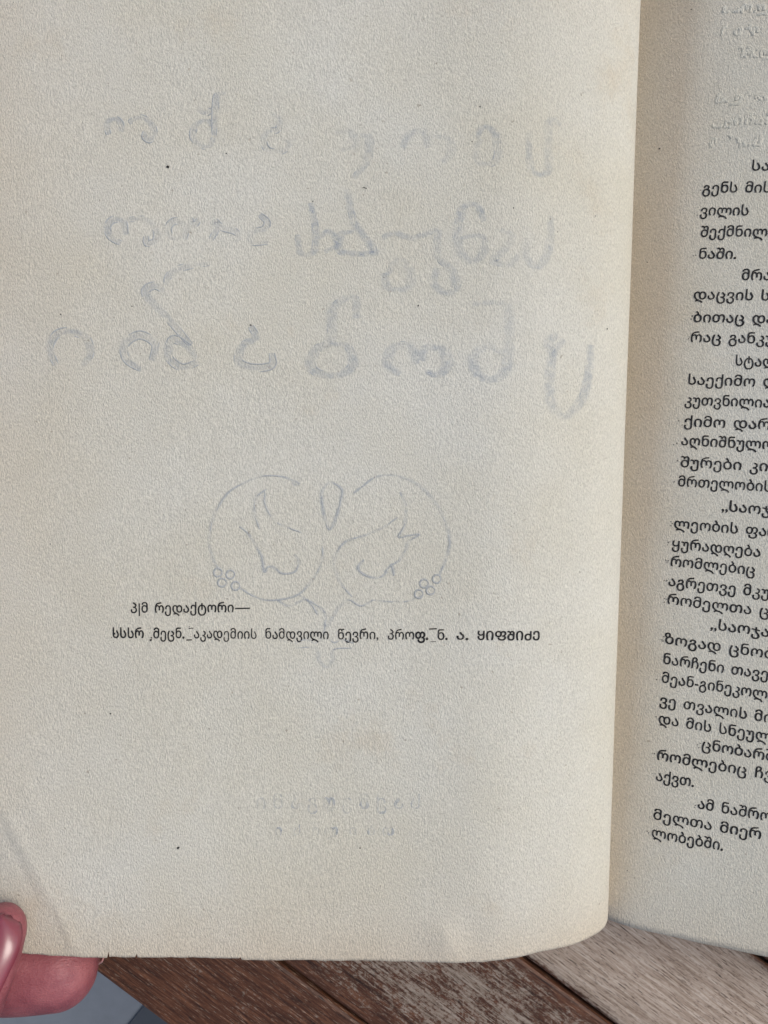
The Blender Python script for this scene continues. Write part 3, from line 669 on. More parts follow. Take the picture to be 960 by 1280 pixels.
    'Შ': (637, ['313,-10 243,-3 182,20 132,56 95,107 78,149 67,196 64,250 71,326 92,388 128,439 174,475 230,497 294,504 333,501 368,494 397,481 423,466 445,448 464,428 470,428 469,441 467,458 465,477 464,494 464,563 461,589 453,611 440,628 423,641 403,648 379,651 348,646 324,631 307,607 302,576 302,547 213,547 213,576 207,607 191,630 166,644 139,649 120,648 103,645 86,641 70,635 43,703 64,711 88,718 114,723 141,724 173,720 205,708 234,686 256,650 259,650 283,686 317,709 354,720 390,724 432,720 472,707 505,685 532,654 548,614 554,564 554,250 547,172 526,107 492,56 444,19 384,-3', '313,66 363,71 401,87 430,112 450,147 461,188 465,235 465,250 462,297 452,340 434,376 406,404 364,422 308,428 244,416 197,378 169,320 159,248 168,172 197,115 244,78']),
    'Ძ': (636, ['309,-10 241,-3 181,20 131,56 93,108 75,150 65,198 61,252 64,307 74,355 91,398 126,449 173,486 228,508 290,515 329,513 364,505 395,493 422,478 445,460 463,440 469,440 466,479 464,501 463,519 463,714 553,714 553,251 546,172 524,107 489,56 440,19 380,-3', '309,68 358,73 398,90 427,115 449,149 461,190 465,236 465,251 462,299 453,344 434,383 405,413 362,433 304,439 261,433 225,416 195,388 174,351 160,304 156,250 166,175 196,117 244,80']),
    '—': (1000, ['1009,285 -9,285 -9,221 1009,221']),
    '„': (427, ['283,-115 345,-82 384,-30 397,38 379,104 330,131 287,116 270,70 285,30 323,11 319,-44 283,-96', '64,-115 126,-82 165,-30 178,38 160,104 111,131 68,116 51,70 66,30 104,11 100,-44 64,-96']),
}
def parse(poly):
    return [tuple(map(int, p.split(','))) for p in poly.split()]
PG = {ch: (adv, [parse(p) for p in polys]) for ch, (adv, polys) in GLYPHS.items()}
TRI = {}
for ch, (adv, polys) in PG.items():
    TRI[ch] = tessellate_polygon([[Vector((x_, y_, 0)) for x_, y_ in p] for p in polys])

def area(p):
    return 0.5 * sum(a[0] * b[1] - b[0] * a[1] for a, b in zip(p, p[1:] + p[:1]))
def bolden(polys, w):
    if not polys:
        return polys
    big = max(polys, key=lambda p: abs(area(p)))
    sg = 1.0 if area(big) > 0 else -1.0
    out = []
    for p in polys:
        q = []
        m = len(p)
        for i in range(m):
            a, b, c = Vector(p[i - 1]), Vector(p[i]), Vector(p[(i + 1) % m])
            d1, d2 = (b - a), (c - b)
            if d1.length < 1e-6 or d2.length < 1e-6:
                q.append(p[i]); continue
            d1.normalize(); d2.normalize()
            nn = Vector((d1.y + d2.y, -d1.x - d2.x))
            if nn.length < 1e-4:
                q.append(p[i]); continue
            nn.normalize()
            v = b + nn * (sg * w)
            q.append((v.x, v.y))
        out.append(q)
    return out
def line_width(text, space):
    return sum(space if c == ' ' else PG[c][0] for c in text)

class Print:
    def __init__(self, place):
        self.v, self.f, self.place, self.soft = [], [], place, []
    def glyphs(self, text, p0, p1, em, fit=None, space=330, bold=8, rough=5.0, mirror=False, capscale=1.0, shift=0.012):
        """text from p0 along p0->p1 (sheet coordinates); fit: the text's own width"""
        p0, p1 = Vector(p0), Vector(p1)
        d = (p1 - p0)
        wid = fit if fit else d.length
        d.normalize()
        up = Vector((-d.y, d.x))
        k = wid / line_width(text, space)
        cur = 0.0
        for ch in text:
            if ch == ' ':
                cur += space * k; continue
            adv, polys = PG[ch]
            e = em / 1000.0
            sx = min(max(k, e * 0.80), e * 1.25)
            if ch == '—':
                sx = k
            off = (adv * k - adv * sx) * 0.5
            ka = random.uniform(-1, 1) * 0.02
            dy = random.uniform(-1, 1) * shift * em
            bw = bold + random.uniform(-3, 6) + (22 if ch == '.' else 0)
            cs = capscale if ord(ch) > 0x1C80 and ord(ch) < 0x1CC0 else 1.0
            base = len(self.v)
            rings = []
            for poly in bolden(polys, bw):
                ring = []
                for (gx, gy) in poly:
                    gx += random.uniform(-1, 1) * rough; gy += random.uniform(-1, 1) * rough
                    lx = cur + off + gx * sx - gy * e * ka
                    ly = gy * e * cs + dy + gx * e * ka
                    if mirror:
                        lx = wid - lx
                    q = p0 + d * lx + up * ly
                    ring.append(Vector((q.x, q.y, 0)))
                rings.append(ring)
            flat = [p for r in rings for p in r]
            tris = TRI[ch]
            for p in flat:
                self.v.append((p.x, p.y))
            for t in tris:
                self.f.append(tuple(base + i for i in t))
            cur += adv * k
    def poly(self, pts):
        base = len(self.v)
        for p in pts:
            self.v.append((p[0], p[1]))
        self.f.append(tuple(range(base, base + len(pts))))
    def blot(self, c, r):
        k = 9
        ph = random.random() * 6
        self.poly([(c[0] + r * random.uniform(.6, 1.2) * math.cos(ph + 2 * math.pi * i / k),
                    c[1] + r * random.uniform(.5, 1.1) * math.sin(ph + 2 * math.pi * i / k)) for i in range(k)])
    def ribbon(self, pts, width, taper=True, pen=False):
        pts = [Vector((p[0], p[1])) for p in pts]
        m = len(pts)
        across = ((-1, 0.0), (-0.6, 0.75), (0, 1.0), (0.6, 0.75), (1, 0.0)) if pen else ((-1, 1.0), (1, 1.0))
        n = len(across)
        while len(self.soft) < len(self.v):
            self.soft.append(1.0)
        base = len(self.v)
        for i, p in enumerate(pts):
            d = (pts[min(i + 1, m - 1)] - pts[max(i - 1, 0)])
            if d.length < 1e-6:
                d = Vector((1, 0))
            d.normalize()
            nn = Vector((-d.y, d.x))
            w = width * 0.5
            if pen:                                   # a broad pen: strokes down the page are the thick ones
                w *= 0.62 + 0.55 * abs(d.y) ** 1.5
            if taper:
                w *= 0.45 + 0.55 * math.sin(math.pi * (0.06 + 0.88 * i / (m - 1))) ** 0.6
            for a_, sf_ in across:
                self.v.append(tuple(p + nn * (w * a_)))
                self.soft.append(sf_)
        for i in range(m - 1):
            for k in range(n - 1):
                q = base + n * i + k
                self.f.append((q, q + 1, q + n + 1, q + n))
    def build(self, name, mat, parent, lift, label=None):
        vs = [self.place(x, y, lift) for x, y in self.v]
        o = mesh_obj(name, vs, self.f, mat, parent, 'raw', book)
        for p in o.data.polygons:
            p.use_smooth = False
        # all faces look up
        bm = bmesh.new(); bm.from_mesh(o.data)
        bm.normal_update()
        fl_ = [f for f in bm.faces if f.normal.z < 0]
        bmesh.ops.reverse_faces(bm, faces=fl_)
        bm.to_mesh(o.data); bm.free()
        at = o.data.attributes.new('soft', 'FLOAT', 'POINT')
        at.data.foreach_set('value', self.soft + [1.0] * (len(self.v) - len(self.soft)))
        if label:
            o['label'] = label
        return o

def place_leaf(x, y, lift):
    return W(x, y, leaf_z(x, y) + lift)
def place_right(s_, t_, lift):
    x, y = right_xy(s_, t_)
    return W(x, y, right_z(s_, t_) + lift)

# ---- the two lines on the raised page
pr = Print(place_leaf)
pr.glyphs('პ|მ', on_leaf(163, 766), on_leaf(186, 765.6), 16.8, bold=16)
pr.glyphs('რედაქტორი', on_leaf(193, 765.6), on_leaf(293, 765), 16.8, bold=16)
pr.poly([on_leaf(294, 761.4), on_leaf(312.5, 761), on_leaf(312.5, 759.4), on_leaf(294, 759.8)])
pr.build('printed_line', M['ink'], leaf, 0.45)
pr = Print(place_leaf)
YB0, YB1 = 797.2, 800.0
def lb(px):
    return on_leaf(px, lerp(YB0, YB1, (px - 140) / 536))
for txt, xa, xb, bo in (('სსსრ', 140, 180.5, 20), ('მეცნ.', 191, 231, 16), ('აკადემიის', 242, 321.5, 9), ('ნამდვილი', 331, 411.5, 11),
                        ('წევრი,', 421.5, 473.5, 11), ('პრო', 484, 518.5, 8), ('ფ.', 518.5, 535.5, 34), ('ნ.', 546, 560, 12), ('ა.', 570, 586, 16),
                        ('ᲧᲘᲤᲨᲘᲫᲔ', 596, 675.5, 22)):
    pr.glyphs(txt, lb(xa), lb(xb), 17.0, bold=bo, capscale=0.92, rough=6)
# worn sorts that left marks beside the letters
for (x0, x1, y_, th) in ((236, 242, 786, 1.0), (233, 240, 800.8, 1.5), (536.5, 546, 787, 1.6), (538, 545, 802.5, .7)):
    pr.poly([on_leaf(x0, y_), on_leaf(x1, y_ - .4), on_leaf(x1, y_ - .4 - th), on_leaf(x0, y_ - th)])
for (x_, y_, r_) in ((188.5, 800, 1.8), (189.5, 797, 1.2), (188, 785, .7), (143, 792, 1.8), (146, 797, 1.4), (141.5, 788, 1.0), (139.5, 797, .8), (142, 803, .6), (187, 791, .6),
                     (237, 783, .6)):
    pr.blot(on_leaf(x_, y_), r_)
pr.build('printed_line', M['ink'], leaf, 0.45)

# ---- specks on the raised page
for (x_, y_, r_) in ((210, 209, 2.3), (283, 192, 1.0), (222.5, 1059.5, 1.9), (138, 892, 1.1), (313.5, 406.5, 1.5), (76, 393, 1.1), (165, 383, .9), (391, 252, 1.0), (600, 133.5, 1.0), (642, 260, .9),
                     (744, 270, .8), (759, 411, 1.1), (480, 347, .8), (450, 1060, 1.0), (590, 177, .8), (63, 680, .8), (523, 382, 1.2), (697, 290, .9)):
    s1 = Print(place_leaf); s1.blot(on_leaf(x_, y_), r_)
    s1.build('speck', M['ink'], leaf, 0.4)
sf = Print(place_leaf)
sf.ribbon([on_leaf(453, 235), on_leaf(455, 234.4), on_leaf(458.5, 236), on_leaf(456, 235)], 0.9, False)
sf.build('fibre', M['ink'], leaf, 0.4)

# ---- the right page, paragraph by paragraph: (text, x of first letter, baseline y, x of last letter's end)
SL = [(240, -.012), (300, 0), (400, .018), (500, .032), (600, .058), (700, .108), (760, .128), (850, .160), (950, .176), (1050, .190)]
PARAS = [
    [('საბ', 938, 213.5, 975), ('გენს მისი', 877, 241.5, 975), ('ვილის', 874, 269.5, 936), ('შექმნილი', 874.5, 296, 970), ('ნაში.', 872, 323.5, 920.5)],
    [('მრავ', 926, 350, 975), ('დაცვის სა', 866, 374.5, 973), ('ბითაც და', 865.5, 402.5, 968), ('რაც განკუ', 862, 427.5, 968)],
    [('სტალ', 918, 457, 972), ('საექიმო ლ', 858.5, 480.5, 975), ('კუთვნილია', 855, 506, 963), ('ქიმო დარგ', 854, 532.5, 976), ('აღნიშნულო', 850.5, 556.5, 967), ('შურები კი,', 849.5, 583.5, 965), ('მრთელობის', 846.5, 607.5, 965)],
    [('„საოჯა', 901, 638.5, 975), ('ლეობის ფარ', 841.5, 660, 974), ('ყურადღება', 839, 685, 951), ('რომლებიც', 837, 707, 944), ('აგრეთვე მკუ', 834.5, 732, 962), ('რომელთა ცნ', 833, 754.5, 974)],
    [('„საოჯახ', 887, 786, 975), ('ზოგად ცნობ', 829.5, 804, 967), ('ნარჩენი თავებ', 827.5, 829, 972), ('მეან-გინეკოლო', 826, 852.5, 974), ('ვე თვალის მო', 823.5, 880.5, 969), ('და მის სნეულ', 822, 903.5, 964)],
    [('ცნობარშ', 876, 936, 968), ('რომლებიც ჩვე', 820, 949, 978), ('აქვთ.', 819, 975, 867.5)],
    [('ამ ნაშრომ', 871, 1010, 976), ('მელთა მიერ ა', 815.5, 1023.5, 972), ('ლობებში.', 813.5, 1046, 904)],
]
for lines in PARAS:
    pr = Print(place_right)
    for (txt, x0, y0, x1) in lines:
        m = interp(SL, y0)
        a_ = Vector(on_right(x0, y0)); b_ = Vector(on_right(x1, y0 + m * (x1 - x0)))
        pr.glyphs(txt, a_, b_, 19.6, bold=14, space=420, rough=10)
        if x0 < 880 and random.random() < 0.85:                       # dirty line starts, as letterpress leaves them
            for _ in range(random.randint(2, 5)):
                pr.blot((a_.x - random.uniform(0.5, 6), a_.y + random.uniform(0, 9)), random.uniform(.3, .95))
    pr.build('printed_paragraph', M['ink'], rpage, 0.45)
for (x_, y_, r_) in ((824, 186, 1.2), (809, 328, .8), (784, 1088, .8), (864, 12, .9), (935, 470, .5), (842, 556, .8)):
    s1 = Print(place_right); s1.blot(on_right(x_, y_), r_)
    s1.build('speck', M['ink'], rpage, 0.4)

# ---- what shows through from the other side: pale blue lettering and raised outlines
class Relief:
    """thin ridges, half sunk in the sheet"""
    def __init__(self, place):
        self.v, self.f, self.place = [], [], place
    def ridge(self, pts, r, broken=0.0, fade=False):
        pts = [Vector((p[0], p[1])) for p in pts]
        run = []
        for i, p in enumerate(pts):
            g = noise.noise(Vector((p.x / 16, p.y / 16, 40 + len(self.v) * 0.0001)))
            if broken and g < broken - 0.35 + (0.5 * sstep(-150, 40, p.x) if fade else 0.0):
                self._tube(run, r); run = []
            else:
                run.append(p)
        self._tube(run, r)
    def _tube(self, pts, r):
        if len(pts) < 3:
            return
        k = 5; base = len(self.v); m = len(pts)
        for i, p in enumerate(pts):
            d = pts[min(i + 1, m - 1)] - pts[max(i - 1, 0)]
            if d.length < 1e-6:
                d = Vector((1, 0))
            d.normalize()
            nn = Vector((-d.y, d.x))
            rr = r * (0.25 + 0.75 * min(1.0, min(i, m - 1 - i) / 2.5))
            for j in range(k):
                th = math.pi * j / (k - 1)
                q = p + nn * (rr * math.cos(th) * 1.5)
                self.v.append(self.place(q.x, q.y, rr * math.sin(th) * 0.9 - 0.05))
        for i in range(m - 1):
            for j in range(k - 1):
                a0 = base + i * k + j
                self.f.append((a0, a0 + 1, a0 + k + 1, a0 + k))
    def build(self, name, mat, parent, label=None):
        o = mesh_obj(name, self.v, self.f, mat, parent, True, book)
        bm = bmesh.new(); bm.from_mesh(o.data); bm.normal_update()
        bmesh.ops.reverse_faces(bm, faces=[f for f in bm.faces if f.normal.z < 0])
        bm.to_mesh(o.data); bm.free()
        if label:
            o['label'] = label
        return o

def merge(o, other):
    """the ridges become part of the lettering they outline"""
    me = o.data
    n0 = len(me.vertices)
    vs = [v.co.copy() for v in me.vertices] + [v.co.copy() for v in other.data.vertices]
    fs = [tuple(p.vertices) for p in me.polygons]
    k = len(fs)
    fs += [tuple(n0 + i for i in p.vertices) for p in other.data.polygons]
    new = bpy.data.meshes.new(o.name)
    new.from_pydata(vs, [], fs)
    so_ = [d_.value for d_ in me.attributes['soft'].data] + [1.0] * len(other.data.vertices)
    new.attributes.new('soft', 'FLOAT', 'POINT').data.foreach_set('value', so_)
    new.materials.append(me.materials[0]); new.materials.append(other.data.materials[0])
    for i, p in enumerate(new.polygons):
        if i >= k:
            p.material_index = 1; p.use_smooth = True
    o.data = new
    bpy.data.objects.remove(other)

def strokes(ox, oy, k, lst):
    return [[(ox + x / k, oy + y / k) for x, y in s] for s in lst]
ROW1 = strokes(120, 110, 3.692, [
    [(60, 215), (50, 180), (65, 150), (90, 145), (115, 165), (118, 205)], [(150, 160), (200, 135), (250, 160), (268, 205), (250, 238), (225, 225), (228, 200)],
    [(600, 25), (560, 35), (550, 100), (545, 220)], [(540, 170), (500, 150), (455, 180), (450, 230), (490, 265), (525, 265), (545, 230)], [(470, 90), (500, 115), (540, 100)],
    [(815, 120), (845, 145), (840, 190), (790, 205), (775, 250), (800, 290), (860, 290), (900, 255), (870, 240)]])
ROW1 += strokes(380, 110, 2.667, [
    [(105, 150), (150, 145), (170, 190), (120, 210)], [(165, 160), (215, 165), (210, 240), (165, 300)],
    [(330, 200), (350, 155), (400, 145), (412, 200)], [(430, 160), (480, 170), (490, 215), (460, 250)],
    [(575, 165), (600, 130), (640, 160), (640, 240), (590, 250), (572, 205), (590, 170)],
    [(855, 125), (830, 105), (815, 130), (815, 260), (790, 290), (755, 260), (750, 150)]])
ROW2 = strokes(120, 240, 3.2, [
    [(100, 205), (60, 180), (45, 140), (70, 110), (110, 120), (120, 170)], [(130, 110), (200, 110), (240, 150), (240, 195), (205, 205), (200, 175)],
    [(340, 185), (300, 180), (290, 140), (320, 115), (360, 140), (355, 190)], [(375, 105), (390, 130), (412, 112)],
    [(460, 190), (480, 150), (475, 118), (500, 140), (560, 160), (575, 195)], [(655, 90), (685, 120), (670, 150), (620, 165), (625, 200), (690, 200)]])
ROW2 += strokes(380, 110, 2.4, [
    [(20, 345), (34, 420), (30, 490), (-10, 495), (-20, 440)], [(128, 305), (150, 400), (205, 480), (200, 497), (110, 490), (112, 440), (150, 430)], [(45, 450), (75, 430), (100, 470), (60, 490)],
    [(235, 450), (270, 435), (320, 450), (360, 440), (400, 425)], [(250, 560), (285, 515), (322, 555), (310, 600), (255, 600), (240, 555)],
    [(405, 425), (400, 500), (445, 550), (455, 600), (425, 615), (392, 590), (398, 540)], [(540, 400), (520, 352), (475, 365), (462, 470), (500, 520), (540, 490), (530, 445), (470, 450)],
    [(590, 425), (625, 445), (600, 485), (570, 520), (620, 530), (645, 500)], [(740, 385), (735, 480), (705, 535), (668, 510), (668, 450)]])
TAIL = [[(207, 356), (210, 347), (217, 339), (234, 333), (262, 329)]]
ROW3 = strokes(40, 340, 2.667, [
    [(80, 310), (60, 255), (80, 210), (130, 198), (180, 220), (195, 270), (170, 312)],
    [(365, 325), (315, 290), (310, 240), (360, 210), (410, 240), (400, 295)], [(555, 300), (500, 318), (455, 280), (470, 225), (520, 250), (550, 290)],
    [(530, 245), (450, 150), (390, 90), (380, 60), (410, 45), (440, 62)],
    [(730, 180), (745, 220), (700, 250), (690, 300), (740, 320), (800, 310), (800, 270)]])
ROW3 += strokes(360, 350, 2.286, [
    [(195, 110), (190, 50), (130, 80), (120, 170), (80, 200), (65, 240), (90, 268), (150, 270), (185, 240), (170, 190), (120, 182)],
    [(320, 270), (285, 240), (300, 195), (350, 190), (368, 240)], [(380, 230), (395, 195), (440, 200), (455, 240), (430, 270), (392, 262)],
    [(525, 70), (590, 65), (630, 80), (630, 200), (620, 260), (580, 285), (540, 265), (530, 220), (570, 190), (618, 210)],
    [(770, 155), (745, 180), (760, 220)], [(865, 185), (860, 260), (840, 340), (790, 390), (750, 340), (755, 220), (790, 170)]])
for name, rows, wd, rr, brk in (('show_through_line', ROW1, 8.0, 0.7, 0.33), ('show_through_line', ROW2 + TAIL, 8.5, 0.65, 0.33), ('show_through_line', ROW3, 10.0, 0.7, 0.33),
                                ):
    pr = Print(place_leaf); rl = Relief(place_leaf)
    for s_ in rows:
        c = catmull([(*on_leaf(px, py), 0) for px, py in s_], 9)
        pr.ribbon(c, wd * (1.0 if wd < 5 else (1.6 if c[0].x > -80 else 1.25)), True, True)
        m = len(c)
        for sg in (-1, 1):
            side = []
            for i, p in enumerate(c):
                d = c[min(i + 1, m - 1)] - c[max(i - 1, 0)]
                d.normalize()
                w = wd * 0.5 * (0.45 + 0.55 * math.sin(math.pi * (0.06 + 0.88 * i / (m - 1))) ** 0.6)
                side.append((p.x - d.y * w * sg, p.y + d.x * w * sg))
            rl.ridge(side, rr, brk, True)
    g = pr.build(name, M['ghost'], leaf, 0.30, 'faint mirrored blue lettering showing through the paper')
    merge(g, rl.build('raised_outline', M['ghost_line'], leaf))

for txt, x0, y0, x1, em in (('საქმედგამი', 312, 1011, 527, 25), ('თბილისი', 330, 1044, 493, 18)):
    pr = Print(place_leaf); rl = Relief(place_leaf)
    a_, b_ = Vector(on_leaf(x0, y0)), Vector(on_leaf(x1, y0))
    d = (b_ - a_); wid = d.length; d.normalize(); up = Vector((-d.y, d.x))
    gap_ = wid / len(txt); cur = 0.0
    for ch in txt:
        adv, polys = PG[ch]
        k = min(em / 1000.0, gap_ * 0.8 / adv)
        base = len(pr.v)
        for poly in polys:
            pts = [a_ + d * (wid - (cur + x_ * k)) + up * (y_ * em / 1000.0) for x_, y_ in poly]
            pr.v += [(p.x, p.y) for p in pts]
            pts.append(pts[0])
            rl.ridge(pts, 0.62, 0.48)
        pr.f += [tuple(base + i for i in t_) for t_ in TRI[ch]]
        cur += gap_
    merge(pr.build('show_through_line', M['ghost'], leaf, 0.3, 'small faint mirrored lettering near the foot of the page'), rl.build('raised_outline', M['ghost_line'], leaf))

ORN = strokes(230, 570, 2.667, [
    [(220, 80), (150, 120), (105, 190), (85, 270), (95, 340), (120, 382)], [(185, 440), (250, 475), (310, 480), (380, 462), (430, 410), (460, 350), (462, 300)],
    [(485, 85), (460, 120), (465, 190), (483, 245), (505, 210), (522, 150), (525, 110), (490, 85)],
    [(275, 110), (240, 140), (235, 190), (252, 245)], [(270, 118), (270, 160), (300, 215), (350, 240), (392, 255)],
    [(185, 235), (215, 260), (240, 300), (260, 340), (268, 385), (280, 370), (300, 372), (330, 392), (370, 385), (382, 350), (368, 328)],
    [(590, 105), (640, 70), (700, 65), (770, 90), (830, 145), (870, 220), (885, 290), (870, 350), (850, 400)], [(795, 465), (740, 485), (680, 485), (630, 480)],
    [(560, 470), (520, 420), (500, 360), (510, 320), (540, 285), (600, 265), (660, 240), (712, 205)],
    [(720, 120), (740, 170), (735, 230), (715, 270), (750, 265), (785, 262), (750, 285), (735, 320), (715, 350), (690, 365), (668, 388)], [(700, 400), (697, 380), (690, 360)],
    [(600, 345), (580, 375), (610, 400), (650, 405), (680, 385)], [(385, 465), (430, 490), (468, 520), (470, 570)],
    [(375, 640), (440, 640), (450, 680), (475, 705), (495, 680), (500, 645), (560, 640)], [(360, 90), (372, 96), (385, 94)],
    [(220, 80), (270, 66), (330, 70), (388, 92)], [(590, 105), (565, 124)],
    [(310, 480), (350, 500), (400, 480), (425, 495), (445, 530)], [(630, 480), (590, 500), (550, 480), (520, 500), (500, 530), (478, 570)],
    [(370, 625), (405, 612), (440, 622), (465, 600), (470, 560)], [(565, 625), (530, 612), (500, 622), (478, 600)]])
rl = Relief(place_leaf); pr = Print(place_leaf); fl2 = Relief(place_leaf)
for s_ in ORN:
    c = catmull([(*on_leaf(px, py), 0) for px, py in s_], 10)
    pr.ribbon(c, 6.0, True, True)
    fl2.ridge([(p.x, p.y) for p in c], 0.66, 0.33)
for (bx, by) in ((113, 388), (155, 395), (127, 422), (172, 433), (843, 410), (800, 425), (822, 448), (783, 460)):
    ring = [(230 + (bx + 14 * math.cos(2 * math.pi * i / 14)) / 2.667, 570 + (by + 14 * math.sin(2 * math.pi * i / 14)) / 2.667) for i in range(15)]
    ring = [on_leaf(*p) for p in ring]
    fl2.ridge(ring, 0.95, 0.0)
    pr.ribbon(ring, 2.4, False)
merge(pr.build('show_through_ornament', M['ghost'], leaf, 0.28, 'faint blue floral ornament showing through the paper'), fl2.build('raised_outline', M['ghost_line'], leaf))

# blind relief of the next page's print at the top of the right page
for (txt, x0, y0, x1) in (('ლოან', 902, 16, 962), ('სომბთ', 899, 44, 965), ('ლარმ', 920, 72, 965), ('ფილპ', 893, 129, 958), ('ნაშიყვ', 890, 156, 968), ('სიუმო', 886, 183, 952)):
    rl = Relief(place_right)
    a_, b_ = Vector(on_right(x0, y0)), Vector(on_right(x1, y0))
    d = (b_ - a_); wid = d.length; d.normalize(); up = Vector((-d.y, d.x))
    k = wid / line_width(txt, 300); cur = 0
    for ch in txt:
        adv, polys = PG[ch]
        for poly in polys:
            pts = [a_ + d * (wid - (cur + x_ * k)) + up * (y_ * 0.0196) for x_, y_ in poly]
            pts.append(pts[0])
            rl.ridge(pts, 1.15, 0.2)
        cur += adv * k
    rl.build('blind_relief_line', M['relief'], rpage)

# ================================================================== the hand
hand = empty('hand', W(-1500, -1150, -200), 'bare left hand pinching the lower corner of the raised page', 'hand')

def loft(bm, path, up, k=28, cap=(True, True), tipk=8):
    """path: (x, y, z, half width, half height); up: dorsal direction"""
    P = [Vector(p[:3]) for p in path]
    up = Vector(up).normalized()
    # smooth the path
    cs = catmull([p for p in P], 8)
    rw = catmull([(p[3], p[4], 0) for p in path], 8)
    rings = []
    m = len(cs)
    def frame(i):
        d = (cs[min(i + 1, m - 1)] - cs[max(i - 1, 0)]).normalized()
        b = d.cross(up).normalized()
        return d, b, b.cross(d).normalized()
    def ring(c, b, u_, w, h):
        return [bm.verts.new(W(*(c + b * (w * math.cos(2 * math.pi * j / k)) + u_ * (h * math.sin(2 * math.pi * j / k))))) for j in range(k)]
    d, b, u_ = frame(0)
    if cap[0]:
        for a in range(tipk):
            th = math.pi / 2 * (1 - (a + .35) / tipk)
            rings.append(ring(cs[0] - d * (max(rw[0].x, rw[0].y) * .95 * math.sin(th)), b, u_, rw[0].x * math.cos(th), rw[0].y * math.cos(th)))
    for i in range(m):
        d, b, u_ = frame(i)
        rings.append(ring(cs[i], b, u_, rw[i].x, rw[i].y))
    for A_, B_ in zip(rings, rings[1:]):
        for j in range(k):
            bm.faces.new((A_[j], A_[(j + 1) % k], B_[(j + 1) % k], B_[j]))
    bm.faces.new(rings[0]); bm.faces.new(rings[-1])

hb = bmesh.new()
# thumb: lies on the page, comes from the lower left
loft(hb, [(-463, -507, 31, 34, 27), (-472, -535, 37, 37, 31), (-488, -580, 48, 37, 36), (-520, -650, 66, 40, 42), (-570, -740, 80, 52, 50), (-680, -870, 60, 62, 58), (-880, -990, -40, 85, 75), (-1080, -1050, -120, 90, 90)], (-0.55, 0.15, 0.8))
# index finger under the rim, seen from its thumb side
loft(hb, [(-427, -602, -52, 49, 51), (-480, -603, -54, 54, 55), (-560, -604, -56, 54, 55), (-640, -612, -58, 58, 57), (-730, -640, -64, 62, 60), (-830, -700, -76, 62, 62), (-980, -800, -95, 75, 72), (-1100, -880, -120, 80, 80)], (0.1, 0.95, 0.1))
# the other fingers, folded below it
loft(hb, [(-455, -575, -165, 46, 46), (-520, -575, -166, 52, 50), (-640, -590, -168, 54, 54), (-760, -640, -172, 60, 58), (-900, -720, -180, 62, 60), (-1060, -840, -195, 78, 74)], (0.1, 0.95, 0.1))
loft(hb, [(-905, -560, -262, 44, 44), (-840, -570, -266, 48, 48), (-780, -640, -270, 52, 52), (-830, -730, -275, 56, 54), (-960, -800, -280, 60, 58), (-1090, -880, -280, 74, 70)], (0.3, 0.9, 0.1))
loft(hb, [(-960, -600, -352, 38, 38), (-900, -620, -356, 42, 42), (-860, -680, -358, 46, 46), (-900, -760, -360, 48, 48), (-1000, -830, -360, 52, 50), (-1110, -900, -350, 66, 62)], (0.3, 0.9, 0.1))
# palm, wrist, forearm
loft(hb, [(-1040, -860, -215, 90, 190), (-1150, -930, -220, 115, 205), (-1300, -1020, -220, 125, 195), (-1450, -1110, -215, 105, 160), (-1580, -1190, -215, 95, 140), (-1900, -1400, -230, 115, 165), (-2500, -1800, -250, 150, 195)], (0, 0, 1))
bmesh.ops.recalc_face_normals(hb, faces=hb.faces)
hm = bpy.data.meshes.new('hand_raw'); hb.to_mesh(hm); hb.free()
ho = bpy.data.objects.new('hand_raw', hm); link(ho)
rm = ho.modifiers.new('remesh', 'REMESH'); rm.mode = 'VOXEL'; rm.voxel_size = 6.0 * U
sm = ho.modifiers.new('smooth', 'SMOOTH'); sm.factor = 0.5; sm.iterations = 4
bpy.context.view_layer.update()
dg = bpy.context.evaluated_depsgraph_get()
hev = ho.evaluated_get(dg)
hmesh = bpy.data.meshes.new_from_object(hev)
bpy.data.objects.remove(ho)
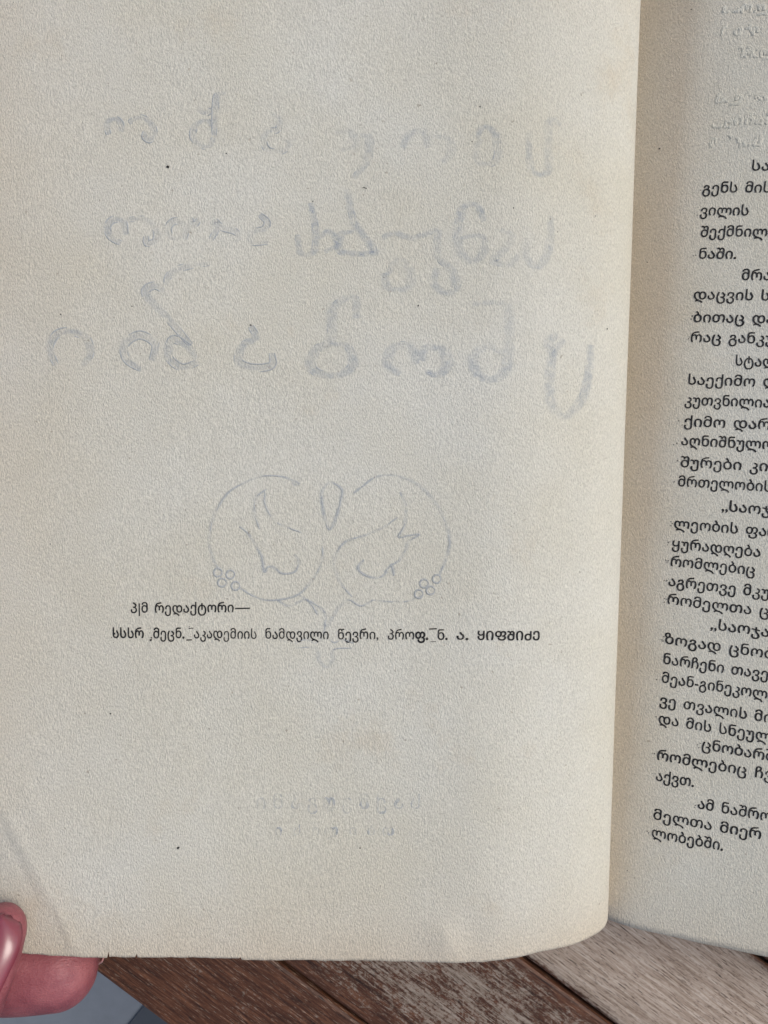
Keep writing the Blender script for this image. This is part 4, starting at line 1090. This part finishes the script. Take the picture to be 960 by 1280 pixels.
# soft modelling: fold of skin beside the thumb nail, joint creases
off = Vector(hand.location)
def seg_dist(p, a, b):
    ab = b - a
    t = max(0, min(1, (p - a).dot(ab) / ab.length_squared))
    return (p - (a + ab * t)).length
creases = [(W(-432, -535, 52), W(-462, -580, 70), 5.0, 4.0), (W(-640, -560, -20), W(-640, -660, -20), 14.0, 5.0), (W(-560, -565, -10), W(-556, -650, -14), 9.0, 2.2)]
for v in hmesh.vertices:
    p = v.co.copy()
    for (a, b, wd, dp) in creases:
        ds = seg_dist(p, a, b) / U
        if ds < wd * 3:
            p -= v.normal * (dp * U * math.exp(-(ds / wd) ** 2))
    v.co = p - off
for p in hmesh.polygons:
    p.use_smooth = True
hmesh.materials.clear()
hmesh.materials.append(M['skin'])
hmesh.name = 'skin'
link(bpy.data.objects.new('skin', hmesh), hand)

def nail(name, tip, back, up, width, length, mat, curve=0.55, over=0.0, thick=2.2):
    """a curved plate: from back to tip, bowed across"""
    tip, back, up = Vector(tip), Vector(back), Vector(up).normalized()
    d = (tip - back).normalized(); b = d.cross(up).normalized(); u_ = b.cross(d).normalized()
    vs, fs = [], []
    nu, nv = 14, 18
    for i in range(nv + 1):
        t = i / nv
        w = width * (0.62 + 0.38 * min(1, t * 4) ** 0.5) * math.sqrt(max(0.01, 1 - max(0, (t - .55) / .45) ** 2.6))
        for j in range(nu + 1):
            a = (j / nu * 2 - 1)
            q = back + d * (length * t) + b * (w * math.sin(a * 1.15) / math.sin(1.15)) + u_ * (-width * curve * (1 - math.cos(a * 1.15)) / (1 - math.cos(1.15)) - 6.0 * t ** 3)
            vs.append(W(*q))
    for i in range(nv):
        for j in range(nu):
            a0 = i * (nu + 1) + j
            fs.append((a0, a0 + 1, a0 + nu + 2, a0 + nu + 1))
    o = mesh_obj(name, vs, fs, mat, hand, True, hand)
    so = o.modifiers.new('thickness', 'SOLIDIFY'); so.thickness = thick * U; so.offset = 0
    return o
nail('thumb_nail', (-454, -473, 54), (-488, -566, 92), (-0.34, 0.30, 0.90), 33, 104, M['nail'], 0.62)
nail('finger_nail', (-376, -592, -95), (-470, -590, -104), (0.05, 0.25, -0.97), 29, 94, M['nail_tip'], 0.4)
